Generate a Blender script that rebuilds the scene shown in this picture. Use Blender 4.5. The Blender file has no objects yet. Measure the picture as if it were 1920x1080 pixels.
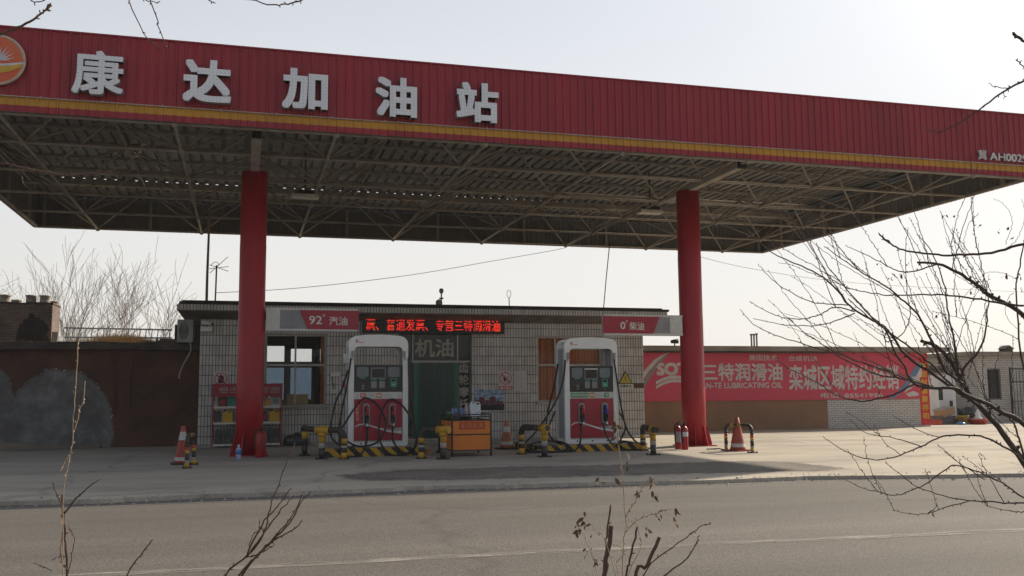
import bpy, bmesh, math, random
import numpy as np
from mathutils import Vector, Matrix
random.seed(7)
SC = bpy.context.scene
COL = SC.collection
# ------------------------------------------------------------------ camera
FPX, YAW, PIT, ROL = 1789.33, 0.27461, 0.11044, -0.008285
CAM = np.array([3.906, -16.240, 1.166])
_f = np.array([math.sin(YAW) * math.cos(PIT), math.cos(YAW) * math.cos(PIT), math.sin(PIT)])
_r = np.array([math.cos(YAW), -math.sin(YAW), 0.0])
_u = np.cross(_r, _f)
_r2 = _r * math.cos(ROL) + _u * math.sin(ROL)
_u2 = -_r * math.sin(ROL) + _u * math.cos(ROL)
RM = np.array([_r2, -_u2, _f])
cd = bpy.data.cameras.new('camera')
cam = bpy.data.objects.new('camera', cd)
COL.objects.link(cam)
cd.sensor_width = 36
cd.lens = FPX / 1920 * 36
cd.clip_start = 0.05
cd.clip_end = 3000
cam.matrix_world = Matrix([[_r2[i], _u2[i], -_f[i], CAM[i]] for i in range(3)] + [[0, 0, 0, 1]])
SC.camera = cam
# ------------------------------------------------------------------ world, sun, exposure
SUN = Vector((1.51, 0.66, 1.0)).normalized()
ELEV = math.asin(SUN.z)
AZ = math.atan2(SUN.x, SUN.y)
wd = bpy.data.worlds.new("World")
SC.world = wd
wd.use_nodes = True
nt = wd.node_tree
nt.nodes.clear()
sky = nt.nodes.new('ShaderNodeTexSky')
sky.sky_type = 'NISHITA'
sky.sun_disc = False
sky.sun_elevation = ELEV
sky.sun_rotation = AZ
sky.air_density = 1.0
sky.dust_density = 3.0
sky.ozone_density = 1.0
hsv = nt.nodes.new('ShaderNodeHueSaturation')
hsv.inputs['Saturation'].default_value = 0.55
# bright haze low in the sky, strongest below and around the sun's side
tcw = nt.nodes.new('ShaderNodeTexCoord')
dt = nt.nodes.new('ShaderNodeVectorMath')
dt.operation = 'DOT_PRODUCT'
dt.inputs[1].default_value = (math.sin(AZ - 0.55), math.cos(AZ - 0.55), 0)
mr = nt.nodes.new('ShaderNodeMapRange')
mr.inputs['From Min'].default_value = -0.2
mr.inputs['From Max'].default_value = 0.8
mr.inputs['To Min'].default_value = 0.18
mr.inputs['To Max'].default_value = 1.0
sz_ = nt.nodes.new('ShaderNodeSeparateXYZ')
mz = nt.nodes.new('ShaderNodeMapRange')
mz.inputs['From Min'].default_value = 0.25
mz.inputs['From Max'].default_value = 0.75
mz.inputs['To Min'].default_value = 0.85
mz.inputs['To Max'].default_value = 0.12
mu_ = nt.nodes.new('ShaderNodeMath')
mu_.operation = 'MULTIPLY'
nt.links.new(tcw.outputs['Generated'], dt.inputs[0])
nt.links.new(dt.outputs['Value'], mr.inputs['Value'])
nt.links.new(tcw.outputs['Generated'], sz_.inputs[0])
nt.links.new(sz_.outputs[2], mz.inputs['Value'])
nt.links.new(mr.outputs[0], mu_.inputs[0])
nt.links.new(mz.outputs[0], mu_.inputs[1])
haze_mix = nt.nodes.new('ShaderNodeMix')
haze_mix.data_type = 'RGBA'
hz_col = nt.nodes.new('ShaderNodeValToRGB')
hz_col.color_ramp.elements[0].position = 0.03
hz_col.color_ramp.elements[0].color = (7.4, 7.1, 6.6, 1)
hz_col.color_ramp.elements[1].position = 0.36
hz_col.color_ramp.elements[1].color = (6.4, 6.65, 7.0, 1)
nt.links.new(sz_.outputs[2], hz_col.inputs['Fac'])
nt.links.new(hz_col.outputs[0], haze_mix.inputs['B'])
nt.links.new(mu_.outputs[0], haze_mix.inputs['Factor'])
bg = nt.nodes.new('ShaderNodeBackground')
bg.inputs['Strength'].default_value = 0.105
wo = nt.nodes.new('ShaderNodeOutputWorld')
nt.links.new(sky.outputs[0], hsv.inputs['Color'])
nt.links.new(hsv.outputs[0], haze_mix.inputs['A'])
nt.links.new(haze_mix.outputs['Result'], bg.inputs['Color'])
nt.links.new(bg.outputs[0], wo.inputs['Surface'])
sl = bpy.data.lights.new('sun', 'SUN')
sl.energy = 5.0
sl.angle = math.radians(1.0)
sl.color = (1.0, 0.87, 0.68)
so = bpy.data.objects.new('sun', sl)
COL.objects.link(so)
so.rotation_euler = SUN.to_track_quat('Z', 'Y').to_euler()
SC.view_settings.view_transform = 'Standard'
SC.view_settings.look = 'None'
SC.view_settings.exposure = 0.3
SC.view_settings.gamma = 1.0
SC.view_settings.use_curve_mapping = False

# ------------------------------------------------------------------ photo helpers (1920x1080 pixels)
def ray(u, v):
    return RM.T @ np.array([(u - 960) / FPX, (v - 540) / FPX, 1.0])
def G(u, v, z=0.0):
    d = ray(u, v)
    return Vector(CAM + d * ((z - CAM[2]) / d[2]))
def Y(u, v, y):
    d = ray(u, v)
    return Vector(CAM + d * ((y - CAM[1]) / d[1]))
def XX(u, v, x):
    d = ray(u, v)
    return Vector(CAM + d * ((x - CAM[0]) / d[0]))
def D(u, v, t):
    return Vector(CAM + ray(u, v) * t)

# ------------------------------------------------------------------ materials
MATS = {}
def _n(nt, t, **k):
    n = nt.nodes.new(t)
    for a, b in k.items():
        setattr(n, a, b)
    return n
def mat(name, c, rough=0.7, c2=None, scale=4.0, amt=0.5, detail=5.0, bump=0.0, bscale=40.0, metal=0.0, spec=0.5, stretch=(1, 1, 1), emit=None, estr=1.0):
    """colour broken up by two octaves of noise in object space"""
    if name in MATS:
        return MATS[name]
    m = bpy.data.materials.new(name)
    m.use_nodes = True
    nt = m.node_tree
    b = nt.nodes['Principled BSDF']
    b.inputs['Roughness'].default_value = rough
    b.inputs['Metallic'].default_value = metal
    b.inputs['Specular IOR Level'].default_value = spec
    if c2 is None:
        c2 = tuple(x * 0.72 for x in c)
    tc = _n(nt, 'ShaderNodeTexCoord')
    mp = _n(nt, 'ShaderNodeMapping')
    mp.inputs['Scale'].default_value = stretch
    nt.links.new(tc.outputs['Object'], mp.inputs['Vector'])
    no = _n(nt, 'ShaderNodeTexNoise')
    no.inputs['Scale'].default_value = scale
    no.inputs['Detail'].default_value = detail
    no.inputs['Roughness'].default_value = 0.62
    nt.links.new(mp.outputs[0], no.inputs['Vector'])
    rp = _n(nt, 'ShaderNodeValToRGB')
    rp.color_ramp.elements[0].position = 0.5 - 0.28 * (1.1 - amt)
    rp.color_ramp.elements[1].position = 0.5 + 0.28 * (1.1 - amt)
    rp.color_ramp.elements[0].color = (*c2, 1)
    rp.color_ramp.elements[1].color = (*c, 1)
    nt.links.new(no.outputs['Fac'], rp.inputs['Fac'])
    nt.links.new(rp.outputs[0], b.inputs['Base Color'])
    if bump:
        n2 = _n(nt, 'ShaderNodeTexNoise')
        n2.inputs['Scale'].default_value = bscale
        n2.inputs['Detail'].default_value = 4
        nt.links.new(tc.outputs['Object'], n2.inputs['Vector'])
        bp = _n(nt, 'ShaderNodeBump')
        bp.inputs['Strength'].default_value = bump
        bp.inputs['Distance'].default_value = 0.02
        nt.links.new(n2.outputs['Fac'], bp.inputs['Height'])
        nt.links.new(bp.outputs[0], b.inputs['Normal'])
    if emit:
        b.inputs['Emission Color'].default_value = (*emit, 1)
        b.inputs['Emission Strength'].default_value = estr
    MATS[name] = m
    return m
def tile_mat(name, c1, c2, mortar, bw, rh, msize, offset, dirt=0.35, bumpd=0.01):
    m = bpy.data.materials.new(name)
    m.use_nodes = True
    nt = m.node_tree
    b = nt.nodes['Principled BSDF']
    b.inputs['Roughness'].default_value = 0.45
    ge = _n(nt, 'ShaderNodeNewGeometry')
    sp = _n(nt, 'ShaderNodeSeparateXYZ')
    nt.links.new(ge.outputs['Position'], sp.inputs[0])
    ad = _n(nt, 'ShaderNodeMath', operation='ADD')
    nt.links.new(sp.outputs[0], ad.inputs[0])
    nt.links.new(sp.outputs[1], ad.inputs[1])
    cb = _n(nt, 'ShaderNodeCombineXYZ')
    nt.links.new(ad.outputs[0], cb.inputs[0])
    nt.links.new(sp.outputs[2], cb.inputs[1])
    br = _n(nt, 'ShaderNodeTexBrick')
    br.offset = offset
    br.inputs['Scale'].default_value = 1
    br.inputs['Brick Width'].default_value = bw
    br.inputs['Row Height'].default_value = rh
    br.inputs['Mortar Size'].default_value = msize
    br.inputs['Mortar Smooth'].default_value = 0.1
    br.inputs['Color1'].default_value = (*c1, 1)
    br.inputs['Color2'].default_value = (*c2, 1)
    br.inputs['Mortar'].default_value = (*mortar, 1)
    nt.links.new(cb.outputs[0], br.inputs['Vector'])
    no = _n(nt, 'ShaderNodeTexNoise')
    no.inputs['Scale'].default_value = 1.3
    no.inputs['Detail'].default_value = 8
    no.inputs['Roughness'].default_value = 0.7
    nt.links.new(ge.outputs['Position'], no.inputs['Vector'])
    rp = _n(nt, 'ShaderNodeValToRGB')
    rp.color_ramp.elements[0].position = 0.3
    rp.color_ramp.elements[1].position = 0.62
    rp.color_ramp.elements[0].color = (1 - dirt, 1 - dirt * 1.05, 1 - dirt * 1.15, 1)
    rp.color_ramp.elements[1].color = (1, 1, 1, 1)
    nt.links.new(no.outputs['Fac'], rp.inputs['Fac'])
    mx = _n(nt, 'ShaderNodeMix', data_type='RGBA', blend_type='MULTIPLY')
    mx.inputs['Factor'].default_value = 1
    nt.links.new(br.outputs['Color'], mx.inputs['A'])
    nt.links.new(rp.outputs[0], mx.inputs['B'])
    nt.links.new(mx.outputs['Result'], b.inputs['Base Color'])
    bp = _n(nt, 'ShaderNodeBump', invert=True)
    bp.inputs['Strength'].default_value = 0.6
    bp.inputs['Distance'].default_value = bumpd
    nt.links.new(br.outputs['Fac'], bp.inputs['Height'])
    nt.links.new(bp.outputs[0], b.inputs['Normal'])
    MATS[name] = m
    return m
def glass_mat(name, tint, refl=0.12, rough=0.02):
    m = bpy.data.materials.new(name)
    m.use_nodes = True
    nt = m.node_tree
    nt.nodes.clear()
    o = _n(nt, 'ShaderNodeOutputMaterial')
    tr = _n(nt, 'ShaderNodeBsdfTransparent')
    tr.inputs['Color'].default_value = (*tint, 1)
    gl = _n(nt, 'ShaderNodeBsdfGlossy')
    gl.inputs['Roughness'].default_value = rough
    mx = _n(nt, 'ShaderNodeMixShader')
    fr = _n(nt, 'ShaderNodeFresnel')
    fr.inputs['IOR'].default_value = 1.45
    mu = _n(nt, 'ShaderNodeMath', operation='MULTIPLY_ADD')
    mu.inputs[1].default_value = 0.55
    mu.inputs[2].default_value = 0.0
    nt.links.new(fr.outputs[0], mu.inputs[0])
    nt.links.new(mu.outputs[0], mx.inputs[0])
    nt.links.new(tr.outputs[0], mx.inputs[1])
    nt.links.new(gl.outputs[0], mx.inputs[2])
    nt.links.new(mx.outputs[0], o.inputs[0])
    MATS[name] = m
    return m

def M(n):
    return MATS[n]
mat('red_sheet', (0.37, 0.019, 0.040), 0.55, (0.27, 0.017, 0.032), 1.6, 0.45, 8, stretch=(1.6, 1, 0.18))
mat('yellow_sheet', (0.58, 0.30, 0.024), 0.5, (0.48, 0.24, 0.02), 2, 0.3)
mat('ledge_metal', (0.42, 0.34, 0.30), 0.5)
mat('grey_sheet', (0.17, 0.165, 0.155), 0.6, (0.11, 0.105, 0.10), 0.9, 0.4, stretch=(1, 0.3, 1))
mat('deck_sheet', (0.150, 0.148, 0.142), 0.6, (0.10, 0.098, 0.093), 0.8, 0.4, stretch=(2, 0.3, 1))
mat('truss_paint', (0.36, 0.335, 0.295), 0.85, (0.25, 0.22, 0.185), 3, 0.5, spec=0.0)
mat('beam_paint', (0.46, 0.42, 0.36), 0.8, (0.32, 0.28, 0.23), 2, 0.4, spec=0.1)
mat('black_hole', (0.01, 0.01, 0.012), 0.8)
mat('letter_face', (0.80, 0.83, 0.88), 0.5, (0.70, 0.73, 0.78), 3, 0.4)
mat('letter_side', (0.30, 0.31, 0.33), 0.5)
mat('column_red', (0.40, 0.010, 0.022), 0.5, (0.28, 0.009, 0.017), 1.8, 0.5, 9, bump=0.35, bscale=7, stretch=(2, 2, 0.5))
mat('concrete_plain', (0.36, 0.34, 0.31), 0.9, (0.24, 0.225, 0.205), 3, 0.5, bump=0.2)
mat('roof_black', (0.035, 0.03, 0.028), 0.85, (0.02, 0.018, 0.016), 3)
mat('soot', (0.055, 0.045, 0.04), 0.95, (0.02, 0.017, 0.015), 2.5, 0.4, 8)
mat('soffit', (0.18, 0.16, 0.14), 0.9, (0.09, 0.08, 0.07), 2)
mat('interior', (0.16, 0.14, 0.12), 0.9)
mat('alu_frame', (0.42, 0.40, 0.37), 0.5, (0.30, 0.28, 0.25), 5)
mat('dark_frame', (0.16, 0.145, 0.13), 0.6)
mat('orange_curtain', (0.66, 0.23, 0.065), 0.85, (0.48, 0.15, 0.045), 1.6, 0.4, stretch=(8, 1, 0.4))
mat('dark_drape', (0.035, 0.028, 0.03), 0.9)
mat('yellow_board', (0.52, 0.36, 0.14), 0.8, (0.38, 0.24, 0.1), 6)
mat('pvc_green', (0.009, 0.052, 0.040), 0.3, (0.006, 0.030, 0.024), 1.2, 0.4, stretch=(6, 1, 0.3))
mat('pvc_green_light', (0.012, 0.13, 0.075), 0.3, (0.01, 0.11, 0.07), 1.2, 0.4, stretch=(6, 1, 0.3))
mat('dark_glass', (0.022, 0.022, 0.028), 0.12)
mat('sign_char', (0.40, 0.37, 0.32), 0.7)
mat('white_paint', (0.62, 0.61, 0.58), 0.45, (0.50, 0.49, 0.46), 4, 0.5)
mat('pump_white', (0.80, 0.79, 0.76), 0.35, (0.70, 0.69, 0.66), 3, 0.5)
mat('pump_grey', (0.40, 0.42, 0.44), 0.35, (0.34, 0.36, 0.38), 3, 0.5)
mat('pump_red', (0.36, 0.014, 0.036), 0.3, (0.31, 0.012, 0.03), 3, 0.5)
mat('pump_black', (0.018, 0.019, 0.022), 0.25)
mat('screen_grey', (0.16, 0.19, 0.19), 0.25, (0.11, 0.135, 0.14), 30, 0.6)
mat('screen_dark', (0.01, 0.01, 0.012), 0.1)
mat('screen_bezel', (0.22, 0.23, 0.24), 0.4)
mat('key_green', (0.06, 0.30, 0.20), 0.5)
mat('key_grey', (0.26, 0.27, 0.27), 0.5)
mat('chrome', (0.75, 0.75, 0.75), 0.25, metal=0.9)
mat('boot_grey', (0.30, 0.31, 0.32), 0.4)
mat('nozzle_red', (0.60, 0.03, 0.03), 0.45)
mat('nozzle_blue', (0.03, 0.06, 0.42), 0.45)
mat('rubber', (0.012, 0.012, 0.013), 0.55)
mat('text_white', (0.78, 0.77, 0.74), 0.6)
mat('text_red', (0.55, 0.03, 0.03), 0.6)
mat('text_grey', (0.42, 0.42, 0.41), 0.6)
mat('text_black', (0.02, 0.02, 0.02), 0.6)
mat('sticker_red', (0.55, 0.04, 0.035), 0.5)
mat('sticker_green', (0.02, 0.27, 0.07), 0.5)
mat('sticker_orange', (0.55, 0.24, 0.04), 0.5)
mat('safety_yellow', (0.55, 0.31, 0.018), 0.55, (0.36, 0.19, 0.02), 7, 0.5)
mat('safety_black', (0.022, 0.022, 0.024), 0.6, (0.05, 0.045, 0.04), 9, 0.5)
mat('cart_orange', (0.70, 0.21, 0.025), 0.55, (0.60, 0.17, 0.02), 2.5, 0.4)
mat('cart_frame', (0.05, 0.036, 0.03), 0.6)
mat('jug_white', (0.66, 0.70, 0.74), 0.4)
mat('label_blue', (0.03, 0.22, 0.50), 0.4)
mat('bottle_blue', (0.10, 0.14, 0.40), 0.25, (0.25, 0.30, 0.50), 18, 0.6)
mat('bottle_clear', (0.35, 0.38, 0.60), 0.2)
mat('bottle_peach', (0.60, 0.42, 0.34), 0.4)
mat('jug_yellow', (0.55, 0.33, 0.015), 0.4)
mat('jug_red', (0.28, 0.015, 0.025), 0.4)
mat('jug_teal', (0.01, 0.22, 0.17), 0.4)
mat('jug_dark', (0.05, 0.05, 0.055), 0.4)
mat('jug_grey', (0.38, 0.40, 0.42), 0.4)
mat('jug_maroon', (0.11, 0.014, 0.02), 0.4)
mat('jug_black', (0.02, 0.02, 0.022), 0.4)
mat('plastic_wrap', (0.07, 0.075, 0.078), 0.3, (0.025, 0.026, 0.03), 7, 0.7)
mat('shelf_red', (0.30, 0.008, 0.03), 0.4)
mat('shelf_white', (0.60, 0.57, 0.50), 0.5, (0.42, 0.39, 0.33), 14, 0.7)
mat('cone_red', (0.36, 0.06, 0.038), 0.6, (0.25, 0.045, 0.033), 6, 0.5)
mat('cone_dull', (0.50, 0.17, 0.06), 0.7, (0.32, 0.12, 0.06), 5, 0.6)
mat('cone_band', (0.55, 0.54, 0.50), 0.6, (0.36, 0.34, 0.31), 8, 0.5)
mat('cone_base', (0.06, 0.045, 0.04), 0.8)
mat('ext_red', (0.36, 0.012, 0.02), 0.35)
mat('led_case', (0.012, 0.010, 0.011), 0.5)
mat('brown_render', (0.125, 0.050, 0.030), 0.95, (0.075, 0.036, 0.026), 0.9, 0.5, 8, bump=0.25, bscale=14)
mat('grey_render', (0.155, 0.155, 0.162), 0.95, (0.085, 0.084, 0.088), 1.2, 0.5, 8, bump=0.3, bscale=12)
mat('slab_dark', (0.10, 0.085, 0.072), 0.95, (0.05, 0.042, 0.036), 2, 0.5)
mat('clay_pot', (0.36, 0.31, 0.26), 0.9, (0.26, 0.22, 0.18), 5)
mat('dry_grass', (0.60, 0.42, 0.21), 0.9, (0.42, 0.27, 0.12), 5)
mat('ladder_paint', (0.60, 0.60, 0.58), 0.6)
mat('ac_white', (0.36, 0.36, 0.35), 0.6)
mat('bark_hazed', (0.20, 0.175, 0.155), 0.95)  # bark paled so that its colour carries distance haze
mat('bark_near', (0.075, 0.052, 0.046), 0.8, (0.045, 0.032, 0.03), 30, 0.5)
mat('bark_pale', (0.42, 0.33, 0.23), 0.85, (0.30, 0.22, 0.15), 30)
mat('stem_brown', (0.12, 0.075, 0.055), 0.85, (0.07, 0.045, 0.035), 30)
mat('dry_leaf', (0.16, 0.10, 0.06), 0.9, (0.09, 0.055, 0.035), 20)
mat('pole_rust', (0.26, 0.19, 0.11), 0.7)
mat('wire', (0.22, 0.22, 0.22), 0.6)
mat('banner_red', (0.66, 0.058, 0.105), 0.55, (0.58, 0.05, 0.09), 0.6, 0.4)
mat('banner_text', (0.66, 0.62, 0.58), 0.6)
mat('banner_blue', (0.10, 0.26, 0.40), 0.6)
mat('banner_grey', (0.30, 0.29, 0.30), 0.6)
mat('tan_render', (0.38, 0.20, 0.11), 0.95, (0.24, 0.14, 0.09), 0.8, 0.4, 8, bump=0.2, bscale=12)
mat('eave_concrete', (0.34, 0.29, 0.24), 0.9, (0.22, 0.18, 0.15), 2)
mat('couplet_red', (0.72, 0.02, 0.02), 0.6)
mat('couplet_gold', (0.72, 0.44, 0.03), 0.5)
mat('shed_wall', (0.46, 0.43, 0.39), 0.9, (0.33, 0.30, 0.27), 2)
mat('yard_wall', (0.20, 0.17, 0.155), 0.95, (0.13, 0.11, 0.10), 2)
mat('blue_roof', (0.30, 0.38, 0.50), 0.6, (0.40, 0.44, 0.50), 1)
mat('iron', (0.035, 0.03, 0.028), 0.7)
mat('carton', (0.42, 0.25, 0.14), 0.9)
mat('crate_yellow', (0.55, 0.33, 0.06), 0.6)
mat('basin_red', (0.52, 0.06, 0.035), 0.6)
mat('white_wall', (0.66, 0.67, 0.70), 0.8, (0.52, 0.52, 0.54), 2)
mat('paper', (0.52, 0.49, 0.48), 0.8, (0.42, 0.39, 0.38), 24, 0.7)
mat('sign_yellow', (0.42, 0.32, 0.02), 0.5)
mat('brown_board', (0.10, 0.045, 0.03), 0.8)
mat('poster_sky', (0.05, 0.16, 0.34), 0.4, (0.42, 0.46, 0.50), 3.4, 0.7, stretch=(2, 1, 5))
mat('poster_dark', (0.012, 0.012, 0.018), 0.4)
mat('poster_truck', (0.20, 0.03, 0.04), 0.5, (0.05, 0.03, 0.05), 14, 0.7)
mat('emblem_red', (0.60, 0.055, 0.03), 0.45, (0.62, 0.17, 0.05), 1.5, 0.3)
mat('emblem_yellow', (0.66, 0.42, 0.04), 0.45)
mat('emblem_white', (0.66, 0.66, 0.72), 0.45)
mat('emblem_rim', (0.55, 0.45, 0.36), 0.5)
mat('skylight_blue', (0.13, 0.17, 0.23), 0.4)
tile_mat('facade_tile', (0.585, 0.56, 0.53), (0.485, 0.465, 0.44), (0.062, 0.055, 0.05), 0.0735, 0.236, 0.0072, 0.0, 0.42)
tile_mat('white_brick', (0.66, 0.63, 0.58), (0.58, 0.55, 0.50), (0.16, 0.13, 0.11), 0.215, 0.068, 0.0065, 0.5, 0.2)
tile_mat('old_brick', (0.27, 0.145, 0.095), (0.14, 0.08, 0.055), (0.10, 0.08, 0.065), 0.24, 0.07, 0.013, 0.5, 0.75, 0.03)
glass_mat('window_glass', (0.90, 0.91, 0.92))
glass_mat('blue_glass', (0.30, 0.37, 0.44))

def ground_mat(name, c, c2, stain, sscale, fine, rough, bump, stretch=(1, 1, 1), fines=(60, 0.35), crack=0.0):
    m = bpy.data.materials.new(name)
    m.use_nodes = True
    nt = m.node_tree
    b = nt.nodes['Principled BSDF']
    b.inputs['Roughness'].default_value = rough
    ge = _n(nt, 'ShaderNodeNewGeometry')
    mp = _n(nt, 'ShaderNodeMapping')
    mp.inputs['Scale'].default_value = stretch
    nt.links.new(ge.outputs['Position'], mp.inputs['Vector'])
    n1 = _n(nt, 'ShaderNodeTexNoise')
    n1.inputs['Scale'].default_value = sscale
    n1.inputs['Detail'].default_value = 8
    n1.inputs['Roughness'].default_value = 0.65
    nt.links.new(mp.outputs[0], n1.inputs['Vector'])
    r1 = _n(nt, 'ShaderNodeValToRGB')
    e = r1.color_ramp.elements
    e[0].position, e[0].color = 0.34, (*stain, 1)
    e[1].position, e[1].color = 0.62, (*c, 1)
    x = e.new(0.47)
    x.color = (*c2, 1)
    nt.links.new(n1.outputs['Fac'], r1.inputs['Fac'])
    n2 = _n(nt, 'ShaderNodeTexNoise')
    n2.inputs['Scale'].default_value = fines[0]
    n2.inputs['Detail'].default_value = 3
    nt.links.new(ge.outputs['Position'], n2.inputs['Vector'])
    r2 = _n(nt, 'ShaderNodeValToRGB')
    r2.color_ramp.elements[0].position = 0.36
    r2.color_ramp.elements[1].position = 0.64
    r2.color_ramp.elements[0].color = (1 - fines[1],) * 3 + (1,)
    r2.color_ramp.elements[1].color = (1 + fines[1] * 0.6,) * 3 + (1,)
    nt.links.new(n2.outputs['Fac'], r2.inputs['Fac'])
    mx = _n(nt, 'ShaderNodeMix', data_type='RGBA', blend_type='MULTIPLY')
    mx.inputs['Factor'].default_value = 1
    nt.links.new(r1.outputs[0], mx.inputs['A'])
    nt.links.new(r2.outputs[0], mx.inputs['B'])
    last = mx.outputs['Result']
    if crack:
        vo = _n(nt, 'ShaderNodeTexVoronoi', feature='DISTANCE_TO_EDGE')
        vo.inputs['Scale'].default_value = 0.22
        n3 = _n(nt, 'ShaderNodeTexNoise')
        n3.inputs['Scale'].default_value = 0.9
        n3.inputs['Detail'].default_value = 6
        nt.links.new(ge.outputs['Position'], n3.inputs['Vector'])
        m3 = _n(nt, 'ShaderNodeMix', data_type='RGBA')
        m3.inputs['Factor'].default_value = 0.55
        nt.links.new(ge.outputs['Position'], m3.inputs['A'])
        nt.links.new(n3.outputs['Color'], m3.inputs['B'])
        nt.links.new(m3.outputs['Result'], vo.inputs['Vector'])
        r3 = _n(nt, 'ShaderNodeValToRGB')
        r3.color_ramp.elements[0].position = 0.0
        r3.color_ramp.elements[1].position = 0.006
        r3.color_ramp.elements[0].color = (1 - crack,) * 3 + (1,)
        r3.color_ramp.elements[1].color = (1, 1, 1, 1)
        nt.links.new(vo.outputs[0], r3.inputs['Fac'])
        m4 = _n(nt, 'ShaderNodeMix', data_type='RGBA', blend_type='MULTIPLY')
        m4.inputs['Factor'].default_value = 1
        nt.links.new(last, m4.inputs['A'])
        nt.links.new(r3.outputs[0], m4.inputs['B'])
        last = m4.outputs['Result']
    nt.links.new(last, b.inputs['Base Color'])
    bp = _n(nt, 'ShaderNodeBump')
    bp.inputs['Strength'].default_value = bump
    bp.inputs['Distance'].default_value = 0.012
    nt.links.new(n2.outputs['Fac'], bp.inputs['Height'])
    nt.links.new(bp.outputs[0], b.inputs['Normal'])
    MATS[name] = m
    return m
ground_mat('dirt', (0.30, 0.25, 0.19), (0.26, 0.21, 0.16), (0.19, 0.15, 0.11), 0.8, 0, 0.95, 0.4)
ground_mat('concrete', (0.44, 0.39, 0.32), (0.36, 0.325, 0.275), (0.235, 0.212, 0.183), 0.5, 0, 0.9, 0.3, (0.5, 1.2, 1), (45, 0.16), crack=0.3)
ground_mat('asphalt', (0.124, 0.113, 0.104), (0.106, 0.097, 0.089), (0.087, 0.080, 0.073), 0.35, 0, 0.88, 0.15, (0.12, 1.3, 1), (75, 0.55), crack=0.25)
def road_tracks():
    m = M('asphalt')
    nt = m.node_tree
    b = nt.nodes['Principled BSDF']
    src = b.inputs['Base Color'].links[0].from_socket
    L = nt.links.new
    ge = _n(nt, 'ShaderNodeNewGeometry')
    sp = _n(nt, 'ShaderNodeSeparateXYZ')
    L(ge.outputs['Position'], sp.inputs[0])
    n1 = _n(nt, 'ShaderNodeTexNoise', noise_dimensions='1D')
    n1.inputs['Scale'].default_value = 1.1
    n1.inputs['Detail'].default_value = 3
    L(sp.outputs[1], n1.inputs['W'])
    r1 = _n(nt, 'ShaderNodeMapRange')
    r1.inputs['From Min'].default_value = 0.3
    r1.inputs['From Max'].default_value = 0.7
    r1.inputs['To Min'].default_value = 0.86
    r1.inputs['To Max'].default_value = 1.12
    L(n1.outputs['Fac'], r1.inputs['Value'])
    n2 = _n(nt, 'ShaderNodeTexVoronoi')
    n2.inputs['Scale'].default_value = 55
    L(ge.outputs['Position'], n2.inputs['Vector'])
    r2 = _n(nt, 'ShaderNodeValToRGB')
    r2.color_ramp.elements[0].position = 0.0
    r2.color_ramp.elements[1].position = 0.25
    r2.color_ramp.elements[0].color = (1.5, 1.45, 1.4, 1)
    r2.color_ramp.elements[1].color = (0.97, 0.97, 0.97, 1)
    L(n2.outputs['Distance'], r2.inputs['Fac'])
    m1 = _n(nt, 'ShaderNodeMix', data_type='RGBA', blend_type='MULTIPLY')
    m1.inputs['Factor'].default_value = 1
    L(src, m1.inputs['A']); L(r1.outputs[0], m1.inputs['B'])
    m2 = _n(nt, 'ShaderNodeMix', data_type='RGBA', blend_type='MULTIPLY')
    m2.inputs['Factor'].default_value = 1
    L(m1.outputs['Result'], m2.inputs['A']); L(r2.outputs[0], m2.inputs['B'])
    L(m2.outputs['Result'], b.inputs['Base Color'])
road_tracks()
ground_mat('patch_asphalt', (0.21, 0.19, 0.165), (0.165, 0.15, 0.13), (0.12, 0.11, 0.098), 1.2, 0, 0.92, 0.6, (1, 1, 1), (30, 0.45))

def worn_paint(name):
    m = bpy.data.materials.new(name)
    m.use_nodes = True
    nt = m.node_tree
    b = nt.nodes['Principled BSDF']
    b.inputs['Roughness'].default_value = 0.8
    b.inputs['Base Color'].default_value = (0.32, 0.295, 0.27, 1)
    ge = _n(nt, 'ShaderNodeNewGeometry')
    mp = _n(nt, 'ShaderNodeMapping')
    mp.inputs['Scale'].default_value = (0.5, 3, 1)
    nt.links.new(ge.outputs['Position'], mp.inputs['Vector'])
    n1 = _n(nt, 'ShaderNodeTexNoise')
    n1.inputs['Scale'].default_value = 5
    n1.inputs['Detail'].default_value = 9
    n1.inputs['Roughness'].default_value = 0.75
    nt.links.new(mp.outputs[0], n1.inputs['Vector'])
    rp = _n(nt, 'ShaderNodeValToRGB')
    rp.color_ramp.elements[0].position = 0.42
    rp.color_ramp.elements[1].position = 0.64
    nt.links.new(n1.outputs['Fac'], rp.inputs['Fac'])
    mu = _n(nt, 'ShaderNodeMath', operation='MULTIPLY')
    mu.inputs[1].default_value = 0.9
    nt.links.new(rp.outputs[0], mu.inputs[0])
    nt.links.new(mu.outputs[0], b.inputs['Alpha'])
    MATS[name] = m
    return m
worn_paint('worn_line')

def led_mat():
    m = bpy.data.materials.new('led_red')
    m.use_nodes = True
    nt = m.node_tree
    b = nt.nodes['Principled BSDF']
    b.inputs['Base Color'].default_value = (0.05, 0.004, 0.004, 1)
    ge = _n(nt, 'ShaderNodeNewGeometry')
    no = _n(nt, 'ShaderNodeTexNoise')
    no.inputs['Scale'].default_value = 9
    nt.links.new(ge.outputs['Position'], no.inputs['Vector'])
    rp = _n(nt, 'ShaderNodeValToRGB')
    rp.color_ramp.elements[0].position = 0.45
    rp.color_ramp.elements[0].color = (1.0, 0.012, 0.018, 1)
    rp.color_ramp.elements[1].position = 0.68
    rp.color_ramp.elements[1].color = (1.0, 0.09, 0.015, 1)
    nt.links.new(no.outputs['Fac'], rp.inputs['Fac'])
    nt.links.new(rp.outputs[0], b.inputs['Emission Color'])
    b.inputs['Emission Strength'].default_value = 1.0
    MATS['led_red'] = m
led_mat()
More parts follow.
